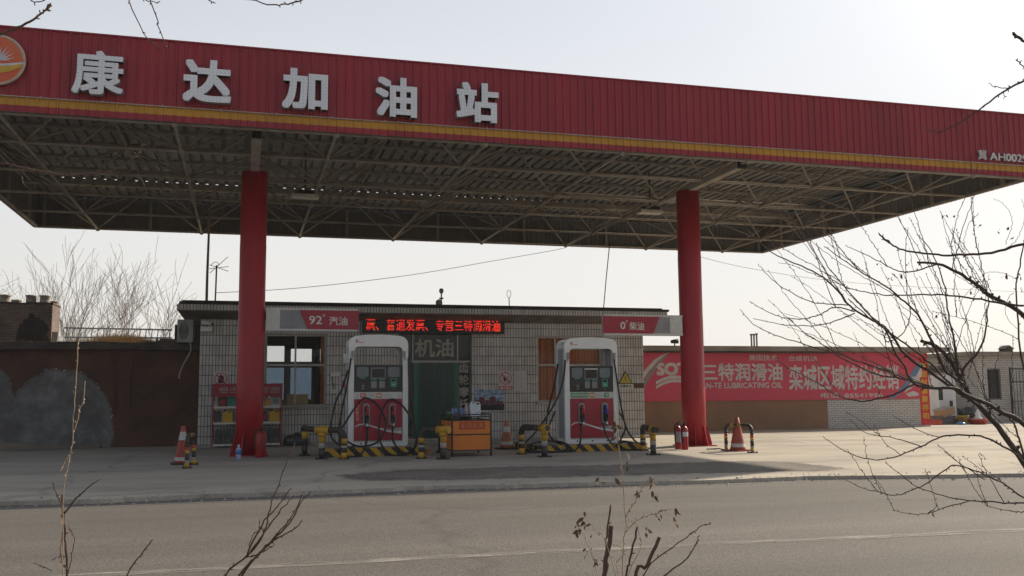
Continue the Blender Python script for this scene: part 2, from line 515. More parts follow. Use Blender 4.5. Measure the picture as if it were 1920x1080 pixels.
def lit_dots():
    """sign letter face with small bulbs on a regular grid"""
    m = M('letter_face')
    nt = m.node_tree
    b = nt.nodes['Principled BSDF']
    src = b.inputs['Base Color'].links[0].from_socket
    ge = _n(nt, 'ShaderNodeNewGeometry')
    sc = _n(nt, 'ShaderNodeVectorMath', operation='SCALE')
    sc.inputs['Scale'].default_value = 1 / 0.062
    fr = _n(nt, 'ShaderNodeVectorMath', operation='FRACTION')
    sp = _n(nt, 'ShaderNodeSeparateXYZ')
    cb = _n(nt, 'ShaderNodeCombineXYZ')
    ds = _n(nt, 'ShaderNodeVectorMath', operation='DISTANCE')
    ds.inputs[1].default_value = (0.5, 0.5, 0)
    lt = _n(nt, 'ShaderNodeMath', operation='LESS_THAN')
    lt.inputs[1].default_value = 0.14
    mx = _n(nt, 'ShaderNodeMix', data_type='RGBA')
    mx.inputs['B'].default_value = (0.52, 0.50, 0.53, 1)
    L = nt.links.new
    L(ge.outputs['Position'], sc.inputs[0])
    L(sc.outputs[0], fr.inputs[0])
    L(fr.outputs[0], sp.inputs[0])
    L(sp.outputs[0], cb.inputs[0])
    L(sp.outputs[2], cb.inputs[1])
    L(cb.outputs[0], ds.inputs[0])
    L(ds.outputs['Value'], lt.inputs[0])
    L(lt.outputs[0], mx.inputs['Factor'])
    L(src, mx.inputs['A'])
    L(mx.outputs['Result'], b.inputs['Base Color'])
lit_dots()
def panel_tone(name, width, lo):
    m = M(name)
    nt = m.node_tree
    b = nt.nodes['Principled BSDF']
    src = b.inputs['Base Color'].links[0].from_socket
    L = nt.links.new
    ge = _n(nt, 'ShaderNodeNewGeometry')
    sp = _n(nt, 'ShaderNodeSeparateXYZ')
    L(ge.outputs['Position'], sp.inputs[0])
    dv = _n(nt, 'ShaderNodeMath', operation='DIVIDE')
    dv.inputs[1].default_value = width
    L(sp.outputs[0], dv.inputs[0])
    fl = _n(nt, 'ShaderNodeMath', operation='FLOOR')
    L(dv.outputs[0], fl.inputs[0])
    wn = _n(nt, 'ShaderNodeTexWhiteNoise', noise_dimensions='1D')
    L(fl.outputs[0], wn.inputs['W'])
    mr_ = _n(nt, 'ShaderNodeMapRange')
    mr_.inputs['To Min'].default_value = lo
    L(wn.outputs['Value'], mr_.inputs['Value'])
    mx = _n(nt, 'ShaderNodeMix', data_type='RGBA', blend_type='MULTIPLY')
    mx.inputs['Factor'].default_value = 1
    L(src, mx.inputs['A'])
    L(mr_.outputs[0], mx.inputs['B'])
    L(mx.outputs['Result'], b.inputs['Base Color'])
panel_tone('red_sheet', 0.9, 0.86)
panel_tone('yellow_sheet', 0.9, 0.88)

# ------------------------------------------------------------------ mesh builder
class MB:
    def __init__(s):
        s.v, s.f, s.m, s.sm = [], [], [], []
    def add(s, vs, fs, mi=0, smooth=False):
        o = len(s.v)
        s.v += [tuple(x) for x in vs]
        for f in fs:
            s.f.append([i + o for i in f])
            s.m.append(mi)
            s.sm.append(smooth)
        return s
    def box(s, a, b, mi=0):
        x0, y0, z0 = [min(a[i], b[i]) for i in range(3)]
        x1, y1, z1 = [max(a[i], b[i]) for i in range(3)]
        return s.add([(x0, y0, z0), (x1, y0, z0), (x1, y1, z0), (x0, y1, z0), (x0, y0, z1), (x1, y0, z1), (x1, y1, z1), (x0, y1, z1)],
                     [(3, 2, 1, 0), (4, 5, 6, 7), (0, 1, 5, 4), (1, 2, 6, 5), (2, 3, 7, 6), (3, 0, 4, 7)], mi)
    def bar(s, p, q, w, h=None, mi=0, up=(0, 0, 1)):
        p, q = Vector(p), Vector(q)
        h = h or w
        d = (q - p).normalized()
        upv = Vector(up)
        if abs(d.dot(upv)) > 0.98:
            upv = Vector((0, 1, 0))
        a = d.cross(upv).normalized() * (w / 2)
        b = a.cross(d).normalized() * (h / 2)
        vs = [p - a - b, p + a - b, p + a + b, p - a + b, q - a - b, q + a - b, q + a + b, q - a + b]
        return s.add(vs, [(3, 2, 1, 0), (4, 5, 6, 7), (0, 1, 5, 4), (1, 2, 6, 5), (2, 3, 7, 6), (3, 0, 4, 7)], mi)
    def tube(s, pts, r, n=8, mi=0, cap=True, smooth=True):
        pts = [Vector(p) for p in pts]
        k = len(pts)
        rs = r if isinstance(r, (list, tuple)) else [r] * k
        t0 = (pts[1] - pts[0]).normalized()
        ref = Vector((0, 0, 1)) if abs(t0.z) < 0.9 else Vector((1, 0, 0))
        a = t0.cross(ref).normalized()
        vs = []
        for i in range(k):
            t = (pts[min(i + 1, k - 1)] - pts[max(i - 1, 0)])
            t = t.normalized() if t.length > 1e-9 else t0
            a = (a - t * a.dot(t))
            a = a.normalized() if a.length > 1e-6 else t.orthogonal().normalized()
            b = t.cross(a)
            for j in range(n):
                an = 2 * math.pi * j / n
                vs.append(pts[i] + (a * math.cos(an) + b * math.sin(an)) * rs[i])
        fs = []
        for i in range(k - 1):
            for j in range(n):
                fs.append((i * n + j, i * n + (j + 1) % n, (i + 1) * n + (j + 1) % n, (i + 1) * n + j))
        s.add(vs, fs, mi, smooth)
        if cap:
            o = len(s.v) - k * n
            s.f.append([o + j for j in range(n)][::-1]); s.m.append(mi); s.sm.append(False)
            s.f.append([o + (k - 1) * n + j for j in range(n)]); s.m.append(mi); s.sm.append(False)
        return s
    def cyl(s, p, q, r, n=16, mi=0, r2=None, smooth=True):
        return s.tube([p, q], [r, r if r2 is None else r2], n, mi, True, smooth)
    def lathe(s, prof, c=(0, 0, 0), n=20, mi=0, mis=None, sx=1, sy=1):
        vs = []
        for r, z in prof:
            for j in range(n):
                an = 2 * math.pi * j / n
                vs.append((c[0] + r * sx * math.cos(an), c[1] + r * sy * math.sin(an), c[2] + z))
        o = len(s.v)
        s.v += vs
        for i in range(len(prof) - 1):
            for j in range(n):
                s.f.append([o + i * n + j, o + i * n + (j + 1) % n, o + (i + 1) * n + (j + 1) % n, o + (i + 1) * n + j])
                s.m.append(mis[i] if mis else mi)
                s.sm.append(True)
        s.f.append([o + j for j in range(n)][::-1]); s.m.append(mis[0] if mis else mi); s.sm.append(False)
        k = len(prof) - 1
        s.f.append([o + k * n + j for j in range(n)]); s.m.append(mis[-1] if mis else mi); s.sm.append(False)
        return s
    def prism(s, poly, y0, y1, mi=0, smooth=False):
        """poly of (x,z) counter-clockwise seen from -y, between y0 (front) and y1"""
        n = len(poly)
        vs = [(x, y0, z) for x, z in poly] + [(x, y1, z) for x, z in poly]
        fs = [list(range(n)), list(range(n, 2 * n))[::-1]]
        s.add(vs, fs, mi, False)
        o = len(s.v) - 2 * n
        for i in range(n):
            j = (i + 1) % n
            s.f.append([o + i, o + n + i, o + n + j, o + j]); s.m.append(mi); s.sm.append(smooth)
        return s
    def ball(s, c, r, n=8, mi=0, sz=1.0):
        prof = []
        k = max(4, n // 2)
        for i in range(1, k):
            a = -math.pi / 2 + math.pi * i / k
            prof.append((r * math.cos(a), r * sz * math.sin(a)))
        return s.lathe([(r * 0.05, -r * sz)] + prof + [(r * 0.05, r * sz)], c, n, mi)
    def build(s, name, mats, parent=None, off=None):
        me = bpy.data.meshes.new(name)
        if off is not None:
            ox = Vector(off)
            vv = [(x[0] - ox[0], x[1] - ox[1], x[2] - ox[2]) for x in s.v]
        else:
            vv = s.v
        me.from_pydata(vv, [], s.f)
        me.update()
        if not isinstance(mats, (list, tuple)):
            mats = [mats]
        for m in mats:
            me.materials.append(M(m) if isinstance(m, str) else m)
        me.polygons.foreach_set('material_index', s.m)
        me.polygons.foreach_set('use_smooth', s.sm)
        o = bpy.data.objects.new(name, me)
        COL.objects.link(o)
        if parent is not None:
            o.parent = parent
        return o
def tag(o, label=None, cat=None, group=None, kind=None):
    if label: o['label'] = label
    if cat: o['category'] = cat
    if group: o['group'] = group
    if kind: o['kind'] = kind
    return o
def thing(name, label, cat, loc=(0, 0, 0), rz=0.0, group=None):
    o = bpy.data.objects.new(name, None)
    o.empty_display_size = 0.2
    COL.objects.link(o)
    o.location = loc
    o.rotation_euler = (0, 0, rz)
    return tag(o, label, cat, group)
def structure(name, mb, mats):
    return tag(mb.build(name, mats), kind='structure')
def smooth(pts, k=5):
    P = [np.array(p, float) for p in pts]
    out = []
    for i in range(len(P) - 1):
        p0, p1, p2, p3 = P[max(i - 1, 0)], P[i], P[i + 1], P[min(i + 2, len(P) - 1)]
        for j in range(k):
            t = j / k
            out.append(0.5 * ((2 * p1) + (-p0 + p2) * t + (2 * p0 - 5 * p1 + 4 * p2 - p3) * t * t + (-p0 + 3 * p1 - 3 * p2 + p3) * t ** 3))
    out.append(P[-1])
    return [Vector(p) for p in out]
def text(body, x0, x1, z0, z1, y, thick, name, mats, parent=None, bold=0.0, res=3, off=None):
    """lettering in the x-z plane facing -y, fitted to a box; bold strokes come from staggered copies"""
    c = bpy.data.curves.new(name, 'FONT')
    c.body = body
    c.size = 1
    c.extrude = 0.5
    c.resolution_u = res
    o = bpy.data.objects.new(name, c)
    COL.objects.link(o)
    dg = bpy.context.evaluated_depsgraph_get()
    me0 = bpy.data.meshes.new_from_object(o.evaluated_get(dg))
    bpy.data.objects.remove(o)
    bpy.data.curves.remove(c)
    n = len(me0.vertices)
    co = np.empty(n * 3)
    me0.vertices.foreach_get('co', co)
    co = co.reshape(-1, 3)
    a, b = co.min(0), co.max(0)
    sx = (x1 - x0) / (b[0] - a[0] + 2 * bold)
    sz = (z1 - z0) / (b[1] - a[1] + 2 * bold)
    ox = off if off is not None else (0, 0, 0)
    polys = [list(p.vertices) for p in me0.polygons]
    flat = [abs(p.normal.z) > 0.7 for p in me0.polygons]
    bpy.data.meshes.remove(me0)
    sh = [(0, 0)]
    if bold:
        sh = [(i * bold, j * bold) for i in (-1, 0, 1) for j in (-1, 0, 1)]
    st = max(0.00025, thick * 0.004)
    vs, fs, mi = [], [], []
    for k, (dx, dz) in enumerate(sh):
        base = len(vs)
        for q in co:
            vs.append((x0 + (q[0] - a[0] + bold + dx) * sx - ox[0], y - (q[2] + 0.5) * (thick + st * k) - ox[1], z0 + (q[1] - a[1] + bold + dz) * sz - ox[2]))
        for p, fl in zip(polys, flat):
            fs.append([i + base for i in p])
            mi.append(0 if fl or len(mats) == 1 or isinstance(mats, str) else 1)
    mb = MB()
    mb.v, mb.f, mb.m, mb.sm = vs, fs, mi, [False] * len(fs)
    return mb.build(name, mats, parent)

# ================================================================== SETTING
def sheet(poly, z):
    return MB().add([(p[0], p[1], z) for p in poly], [list(range(len(poly)))])
structure('ground', sheet([(-390, -390), (400, -390), (400, 390), (-390, 390)], -0.16), 'dirt')
rr = random.Random(3)
edge = []
for u, v in [(-700, 956), (-300, 947), (0, 940), (190, 934.5), (400, 927), (583, 920), (660, 917), (853, 910), (1067, 905), (1273, 901.5), (1400, 897), (1513, 893.5), (1620, 891.5), (1770, 889.5), (1920, 888), (2300, 883), (2900, 877)]:
    p = G(u, v)
    edge.append((p.x, p.y))
fine_edge = []
for i in range(len(edge) - 1):
    (xa, ya), (xb, yb) = edge[i], edge[i + 1]
    L = math.hypot(xb - xa, yb - ya)
    k = max(2, int(L / 0.12))
    for j in range(k):
        t = j / k
        fine_edge.append((xa + (xb - xa) * t, ya + (yb - ya) * t + rr.uniform(-0.035, 0.035) + 0.05 * math.sin((xa + (xb - xa) * t) * 2.3)))
fine_edge.append(edge[-1])
# concrete apron: a slab whose broken front lip stands above the road
mb = MB()
n = len(fine_edge)
top = [(x, y, 0.0) for x, y in fine_edge]
bot = [(x + rr.uniform(-.02, .02), y - 0.03, -0.15) for x, y in fine_edge]
back = [(x, y + 0.5, 0.0) for x, y in fine_edge]
mb.add(bot + top, [(i, i + 1, n + i + 1, n + i) for i in range(n - 1)])
mb.add(top + back, [(i, i + 1, n + i + 1, n + i) for i in range(n - 1)])
mb.add(back + [(60, 40, 0), (-40, 40, 0)], [list(range(n)) + [n, n + 1]])
structure('forecourt', mb, 'concrete')
structure('road', sheet([(-200, -12.6), (300, -15.5), (300, -2.5), (60, -2.5), (-60, -2.5), (-200, -2.5)], -0.05), 'asphalt')
structure('verge', sheet([(-200, -40), (300, -40), (300, -15.6), (-200, -12.7)], -0.03), 'dirt')
gv = MB()
for k in range(900):
    i = rr.randrange(n - 1)
    x, y = fine_edge[i]
    if not -3 < x < 22:
        continue
    sgn = rr.random()
    yy = y - abs(rr.gauss(0, .16)) - .03 if sgn < .72 else y + abs(rr.gauss(0, .25))
    zz = -.05 if sgn < .72 else 0.0
    r = rr.uniform(.006, .022) if rr.random() < .9 else rr.uniform(.02, .04)
    a = rr.uniform(0, 6.28)
    vs = [(x + r * math.cos(a + 2.1 * j) * rr.uniform(.7, 1.2), yy + r * math.sin(a + 2.1 * j) * rr.uniform(.7, 1.2), zz) for j in range(3)] + [(x + rr.uniform(-.3, .3) * r, yy + rr.uniform(-.3, .3) * r, zz + r * rr.uniform(.5, .9))]
    gv.add(vs, [(0, 1, 3), (1, 2, 3), (2, 0, 3)])
gvo = gv.build('gravel', 'concrete_plain')
gvo['kind'] = 'stuff'
gvo['label'] = 'loose gravel and grit along the broken edge of the concrete'
# strip of broken-up older asphalt along the apron front
pp = [(640, 893), (760, 882), (960, 876.5), (1120, 874), (1280, 869), (1400, 866), (1480, 868), (1530, 873), (1567, 878), (1540, 882), (1470, 883), (1300, 887), (1130, 891), (960, 896), (800, 899), (690, 899)]
pl = [G(u, v) for u, v in pp]
pf = []
for i in range(len(pl)):
    a, b = pl[i], pl[(i + 1) % len(pl)]
    k = max(2, int((b - a).length / 0.15))
    for j in range(k):
        q = a.lerp(b, j / k)
        pf.append((q.x + rr.uniform(-.04, .04), q.y + rr.uniform(-.06, .06)))
mx_ = sum(p[0] for p in pf) / len(pf)
def near_y(x):
    ys_ = [p[1] for p in pf if abs(p[0] - x) < .5]
    return (min(ys_) + max(ys_)) / 2
rings = []
for gx, gy in ((.06, .38), (-.05, -.30)):
    ring_pts = []
    for x, y in pf:
        cy_ = near_y(x)
        dy = y - cy_
        ring_pts.append((x + gx * (x - mx_), cy_ + math.copysign(max(.02, abs(dy) + gy), dy)))
    rings.append(ring_pts)
N = len(pf)
pm = MB()
pm.add([(x, y, .004) for x, y in rings[0]] + [(x, y, .004) for x, y in rings[1]], [(i, (i + 1) % N, N + (i + 1) % N, N + i) for i in range(N)])
pm.f.append([N + i for i in range(N)]); pm.m.append(0); pm.sm.append(False)
ast = structure('asphalt_strip', pm, 'patch_asphalt')
at = ast.data.attributes.new('cover', 'FLOAT', 'POINT')
at.data.foreach_set('value', [0.0] * N + [1.0] * N)
def fade_edges():
    m = M('patch_asphalt')
    nt = m.node_tree
    b = nt.nodes['Principled BSDF']
    L = nt.links.new
    av = _n(nt, 'ShaderNodeAttribute', attribute_name='cover')
    ge = _n(nt, 'ShaderNodeNewGeometry')
    no = _n(nt, 'ShaderNodeTexNoise')
    no.inputs['Scale'].default_value = 7
    no.inputs['Detail'].default_value = 8
    no.inputs['Roughness'].default_value = 0.75
    L(ge.outputs['Position'], no.inputs['Vector'])
    ad = _n(nt, 'ShaderNodeMath', operation='MULTIPLY_ADD')
    ad.inputs[1].default_value = 1.6
    L(no.outputs['Fac'], ad.inputs[0])
    L(av.outputs['Fac'], ad.inputs[2])
    mr_ = _n(nt, 'ShaderNodeMapRange')
    mr_.inputs['From Min'].default_value = 1.0
    mr_.inputs['From Max'].default_value = 1.55
    mr_.inputs['To Max'].default_value = 0.92
    L(ad.outputs[0], mr_.inputs['Value'])
    L(mr_.outputs[0], b.inputs['Alpha'])
fade_edges()
# road markings
def mark(name, pts, w, z=-0.046):
    P = [G(u, v, z) for u, v in pts]
    vs = []
    for p in P:
        vs += [(p.x, p.y - w / 2, z), (p.x, p.y + w / 2, z)]
    return structure(name, MB().add(vs, [(2 * i, 2 * i + 2, 2 * i + 3, 2 * i + 1) for i in range(len(P) - 1)]), 'worn_line')
mark('road_marking', [(-400, 1110), (300, 1071), (660, 1053), (960, 1037.5), (1280, 1021), (1600, 1008), (1920, 993), (2500, 968)], 0.16)
mark('edge_marking', [(-300, 972), (300, 945), (900, 922), (1300, 909), (1900, 893)], 0.05)

# ================================================================== CANOPY
ZB, TH, CELL, ROW = 5.747, 0.861, 2.7, 2.30
ZT = ZB + TH
CX0, CX1, CY0, CY1 = -1.62, 20.5, 0.30, 11.75
FT = 7.13
cp = thing('fuel_canopy', 'red corrugated fuel station canopy with yellow stripe over the two pumps', 'canopy', (9.4, 6.0, 0))
O = (9.4, 6.0, 0)
def corrugated_front(x0, x1, z0, z1, y, pitch=0.15, dep=0.022, sgn=-1):
    """vertical ribbed sheet in the x-z plane"""
    prof = []
    x = x0
    while x < x1 - 1e-6:
        for dx, d in ((0, 0), (pitch * 0.70, 0), (pitch * 0.78, dep), (pitch * 0.92, dep)):
            if x + dx < x1:
                prof.append((x + dx, y + sgn * d))
        x += pitch
    prof.append((x1, y))
    vs = [(a, b, z0) for a, b in prof] + [(a, b, z1) for a, b in prof]
    n = len(prof)
    return vs, [(i, i + 1, n + i + 1, n + i) for i in range(n - 1)]
def corrugated_side(y0, y1, z0, z1, x, pitch=0.15, dep=0.022, sgn=1):
    vs, fs = corrugated_front(y0, y1, z0, z1, 0, pitch, dep, sgn)
    return [(x + b, a, z) for a, b, z in vs], fs
fa = MB().add(*corrugated_front(CX0, CX1, 5.992, FT, CY0))
fa.box((CX0, CY0 - 0.03, FT), (CX1, CY0 + 0.06, FT + 0.025))
fas = fa.build('front_fascia', 'red_sheet', cp, O)
MB().add(*corrugated_front(CX0, CX1, 5.852, 5.984, CY0 - 0.004)).build('yellow_band', 'yellow_sheet', fas)
bpy.context.view_layer.update()
fas.children[0].data.transform(Matrix.Translation((-O[0], -O[1], 0)))
lb = MB().add(*corrugated_front(CX0, CX1, 5.745, 5.852, CY0 - 0.004)).build('lower_band', 'red_sheet', fas, O)
lg = MB().box((CX0, CY0 - 0.05, 5.98), (CX1, CY0 + 0.01, 5.996))
for k in range(24):
    lg.box((CX0 + 0.4 + k * 0.93, CY0 - 0.055, 5.975), (CX0 + 0.43 + k * 0.93, CY0 - 0.045, 6.008))
lg.build('ledge_strip', 'ledge_metal', fas, O)
MB().box((CX0, CY0 + 0.012, 5.74), (CX1, CY0 + 0.06, 5.79)).build('bottom_rail', 'grey_sheet', fas, O)
# back sheets so that the inside of the upstands shows grey
MB().add(*corrugated_front(CX0, CX1, 5.745, FT, CY0 + 0.08, 0.15, 0.02, 1)).build('front_lining', 'grey_sheet', cp, O)
MB().add(*corrugated_front(CX0, CX1, 5.745, FT, CY1, 0.15, 0.02, -1)).build('back_fascia', 'grey_sheet', cp, O)
MB().add(*corrugated_front(CX0, CX1, 5.745, FT, CY1 + 0.05, 0.15, 0.02, 1)).build('back_cladding', 'red_sheet', cp, O)
MB().add(*corrugated_side(CY0 + .1, CY1, 5.745, FT, CX1 - .04, 0.15, 0.02, -1)).build('side_lining', 'grey_sheet', cp, O)
MB().add(*corrugated_side(CY0 + .1, CY1, 5.745, FT, CX0 + .04, 0.15, 0.02, 1)).build('side_lining', 'grey_sheet', cp, O)
MB().add(*corrugated_side(CY0, CY1, 5.745, FT, CX1, 0.15, 0.02, 1)).build('side_fascia', 'red_sheet', cp, O)
MB().add(*corrugated_side(CY0, CY1, 5.745, FT, CX0, 0.15, 0.02, -1)).build('side_fascia', 'red_sheet', cp, O)
# bottom angle rail round the three hidden edges and the stiffeners behind the sheets
rail = MB()
rail.box((CX0 + .06, CY1 - .09, 5.735), (CX1 - .06, CY1 - .03, 5.79))
rail.box((CX1 - .12, CY0 + .12, 5.735), (CX1 - .06, CY1 - .1, 5.79))
rail.box((CX0 + .06, CY0 + .12, 5.735), (CX0 + .12, CY1 - .1, 5.79))
rail.box((CX0 + .1, CY1 - .085, 6.16), (CX1 - .1, CY1 - .035, 6.21))
rail.build('edge_rail', 'truss_paint', cp, O)
for i in range(9):
    x = (i - 0.5) * CELL
    x = min(max(x, CX0 + .2), CX1 - .2)
    MB().box((x - .035, CY1 - .15, 5.79), (x + .035, CY1 - .092, ZT)).build('stiffener', 'truss_paint', cp, O)
for j in range(5):
    y = (j + 0.5) * ROW
    MB().box((CX1 - .18, y - .04, 5.79), (CX1 - .122, y + .04, ZT)).build('stiffener', 'truss_paint', cp, O)
    MB().box((CX0 + .122, y - .04, 5.79), (CX0 + .18, y + .04, ZT)).build('stiffener', 'truss_paint', cp, O)
# space frame
xs = [i * CELL for i in range(8)]
ys = [j * ROW for j in range(6)]
ys[0] += 0.42
ys[5] = CY1 - 0.15
tx = [min(max((i - 0.5) * CELL, CX0 + .14), CX1 - .16) for i in range(9)]
ty = [(j + 0.5) * ROW for j in range(5)]
for y in ys:
    MB().tube([(CX0 + .15, y, ZB), (CX1 - .15, y, ZB)], 0.031, 8).build('bottom_chord', 'truss_paint', cp, O)
for x in xs:
    MB().tube([(x, ys[0], ZB), (x, ys[5], ZB)], 0.031, 8).build('bottom_chord', 'truss_paint', cp, O)
for y in ty:
    MB().tube([(tx[0], y, ZT), (tx[8], y, ZT)], 0.028, 8).build('top_chord', 'truss_paint', cp, O)
for x in tx:
    MB().tube([(x, ty[0], ZT), (x, ty[4], ZT)], 0.026, 8).build('top_chord', 'truss_paint', cp, O)
for i, x in enumerate(xs):
    for j, y in enumerate(ys):
        b = MB()
        for a in (i, i + 1):
            for c in (j - 1, j):
                if 0 <= c < 5:
                    b.tube([(x, y, ZB), (tx[a], ty[c], ZT)], 0.022, 6)
        b.ball((x, y, ZB), 0.072, 10)
        b.build('web_brace', 'truss_paint', cp, O)
for x in tx:
    for y in ty:
        MB().ball((x, y, ZT), 0.062, 8).build('node_joint', 'truss_paint', cp, O)
# purlins and corrugated roof deck in two laps; light comes through the open rib ends at the lap
pur = MB()
for y in [0.75 + 1.3 * k for k in range(7)]:
    pur.box((CX0 + .1, y - .03, ZT + .055), (CX1 - .1, y + .03, ZT + .108))
pur.box((CX0 + .1, 9.70, ZT - .04), (CX1 - .1, 9.97, ZT + .107))
pur.box((CX0 + .1, 11.0, ZT - .06), (CX1 - .1, 11.06, ZT - .02))
pur.build('purlin', 'truss_paint', cp, O)
def deck(x0, x1, y0, y1, z, pitch=0.25, dep=0.05):
    prof = []
    x = x0
    while x < x1 - 1e-6:
        for dx, d in ((0, 0), (pitch * 0.62, 0), (pitch * 0.68, dep), (pitch * 0.94, dep)):
            if x + dx < x1:
                prof.append((x + dx, z + d))
        x += pitch
    prof.append((x1, z))
    n = len(prof)
    return [(a, y0, b) for a, b in prof] + [(a, y1, b) for a, b in prof], [(i, i + 1, n + i + 1, n + i) for i in range(n - 1)]
MB().add(*deck(CX0 + .05, CX1 - .05, CY0 + .09, 9.88, ZT + .11)).build('roof_deck', 'deck_sheet', cp, O)
MB().add(*deck(CX0 + .05, CX1 - .05, 9.962, CY1 - .03, ZT - .02)).build('roof_deck', 'deck_sheet', cp, O)
p0 = G(1600, 355, ZT + .15)
MB().box((p0.x - .16, 0.9, ZT + .035), (p0.x + .16, 9.6, ZT + .054)).build('skylight_strip', 'skylight_blue', cp, O)
# cantilever beams over the columns
CL = (4.05, 3.55)
CR = (13.52, 3.15)
for cx, cy in (CL, CR):
    bm_ = MB().box((cx - .085, 0.72, 5.665), (cx + .085, cy + .9, 5.80)).build('beam', 'beam_paint', cp, O)
    MB().box((cx - .083, 0.63, 5.655), (cx + .083, 0.722, 5.80)).build('open_end', 'black_hole', bm_, O)
    MB().box((cx - .16, cy - .2, 5.692), (cx + .16, cy + .2, 5.712)).build('cap_plate', 'beam_paint', bm_, O)
# five built-up sign characters
for ch, a, b_, t, bt in [('康', 135, 232, 92, 180), ('达', 343, 434, 109, 195), ('加', 529, 615, 126, 208), ('油', 704, 782, 142, 222), ('站', 856, 935, 152, 232)]:
    yl = CY0 - 0.17
    xa, xb = Y(a, (t + bt) / 2, yl).x, Y(b_, (t + bt) / 2, yl).x
    um = (a + b_) / 2
    za, zb = Y(um, bt - 3, yl).z, Y(um, t + 3, yl).z
    text(ch, xa, xb, za, zb, CY0 - 0.05, 0.12, 'sign_character', ['letter_face', 'letter_side'], cp, 0.022 if ch == '康' else 0.034, 4, O)
yl = CY0 - 0.05
za, zb = Y(1842, 299, yl).z, Y(1842, 281, yl).z
text('冀', Y(1834, 290, yl).x, Y(1850, 290, yl).x, za, zb, CY0 - 0.03, 0.025, 'registration_text', 'text_white', cp, 0.006, 3, O)
text('AH0029', Y(1856, 292, yl).x, Y(1927, 297, yl).x, za + .0, za + (zb - za) * 0.80, CY0 - 0.03, 0.025, 'registration_text', 'text_white', cp, 0.01, 3, O)
# round emblem: orange-red disc, white sunburst, yellow swoosh
ec = Y(-6, 111, CY0 - .1)
er = abs(Y(-6, 66, CY0 - .1).z - ec.z)
em = MB().cyl((ec.x, CY0 - .09, ec.z), (ec.x, CY0 - .03, ec.z), er, 48, smooth=False)
emo = em.build('emblem_disc', 'emblem_red', cp, O)
rim = MB()
rim.tube([(ec.x + er * math.cos(a), CY0 - .075, ec.z + er * math.sin(a)) for a in [2 * math.pi * k / 48 for k in range(49)]], 0.026, 8)
rim.build('emblem_rim', 'emblem_rim', emo, O)
star = []
nr = 13
for k in range(nr):
    a = math.pi * (0.02 + 0.96 * k / (nr - 1))
    star.append((0.74 if k % 2 == 0 else 0.66, a))
poly = []
for k in range(nr - 1, -1, -1):
    r_, a = star[k]
    poly.append((ec.x + er * r_ * math.cos(a), ec.z - er * .08 + er * r_ * math.sin(a)))
    if k > 0:
        am = (star[k][1] + star[k - 1][1]) / 2
        poly.append((ec.x + er * .30 * math.cos(am), ec.z - er * .08 + er * .30 * math.sin(am)))
MB().prism(poly[::-1], CY0 - .097, CY0 - .091).build('emblem_rays', 'emblem_white', emo, O)
sw = [(-.97, -.20), (-.4, -.29), (.1, -.27), (.55, -.20), (.97, -.10), (.93, -.22), (.6, -.42), (.1, -.58), (-.4, -.60), (-.88, -.44)]
MB().prism([(ec.x + er * a, ec.z + er * b_) for a, b_ in sw[::-1]][::-1], CY0 - .099, CY0 - .091).build('emblem_swoosh', 'emblem_yellow', emo, O)
sw2 = [(-.97, -.14), (-.4, -.20), (.1, -.17), (.55, -.11), (.98, -.03), (.97, -.10), (.55, -.20), (.1, -.27), (-.4, -.29), (-.97, -.20)]
MB().prism([(ec.x + er * a, ec.z + er * b_) for a, b_ in sw2], CY0 - .0975, CY0 - .091).build('emblem_line', 'emblem_white', emo, O)

# columns
def column(c, label):
    t = thing('canopy_column', label, 'column', (c[0], c[1], 0), 0, 'red round columns carrying the canopy')
    prof = [(0.262, 0.02), (0.262, 1.4), (0.259, 1.41), (0.261, 2.8), (0.258, 2.81), (0.26, 4.2), (0.257, 4.21), (0.257, 5.69)]
    MB().lathe(prof, n=32).build('shaft', 'column_red', t)
    MB().box((-.36, -.36, 0), (.36, .36, .02)).build('base_plate', 'column_red', t)
    for k in range(8):
        a = math.pi / 8 + k * math.pi / 4
        ca, sa = math.cos(a), math.sin(a)
        g = MB()
        vs = []
        for s_ in (-.011, .011):
            for r_, z in ((.255, .02), (.375, .02), (.375, .06), (.285, .44), (.255, .44)):
                vs.append((ca * r_ - sa * s_, sa * r_ + ca * s_, z))
        g.add(vs, [(4, 3, 2, 1, 0), (5, 6, 7, 8, 9)] + [(i, (i + 1) % 5, 5 + (i + 1) % 5, 5 + i) for i in range(5)])
        g.build('gusset', 'column_red', t)
    return t
column(CL, 'red round canopy column on the left, standing in front of the oil bottle rack')
column(CR, 'red round canopy column on the right, standing in front of the red banner wall')

# floodlights under the canopy
def flood(u, v, label):
    p = G(u, v, 5.66)
    t = thing('flood_light', label, 'light', (p.x, p.y, 5.66), 0, 'floodlights under the canopy')
    MB().box((-.30, -.16, -.03), (.30, .16, .04)).build('lamp_glass', 'shelf_white', t)
    MB().box((-.22, -.12, .042), (.22, .12, .13)).build('gear_box', 'iron', t)
    MB().box((-.33, -.19, .0), (-.302, .19, .06)).build('end_frame', 'truss_paint', t)
    MB().box((.302, -.19, .0), (.33, .19, .06)).build('end_frame', 'truss_paint', t)
    MB().tube([(0, 0, .13), (.0, 0, ZT + .08 - 5.66)], .02, 6).build('hanger', 'iron', t)
flood(572, 369, 'pale floodlight hanging under the canopy behind the left column')
flood(1219, 398, 'dark floodlight hanging under the canopy beside the right column')

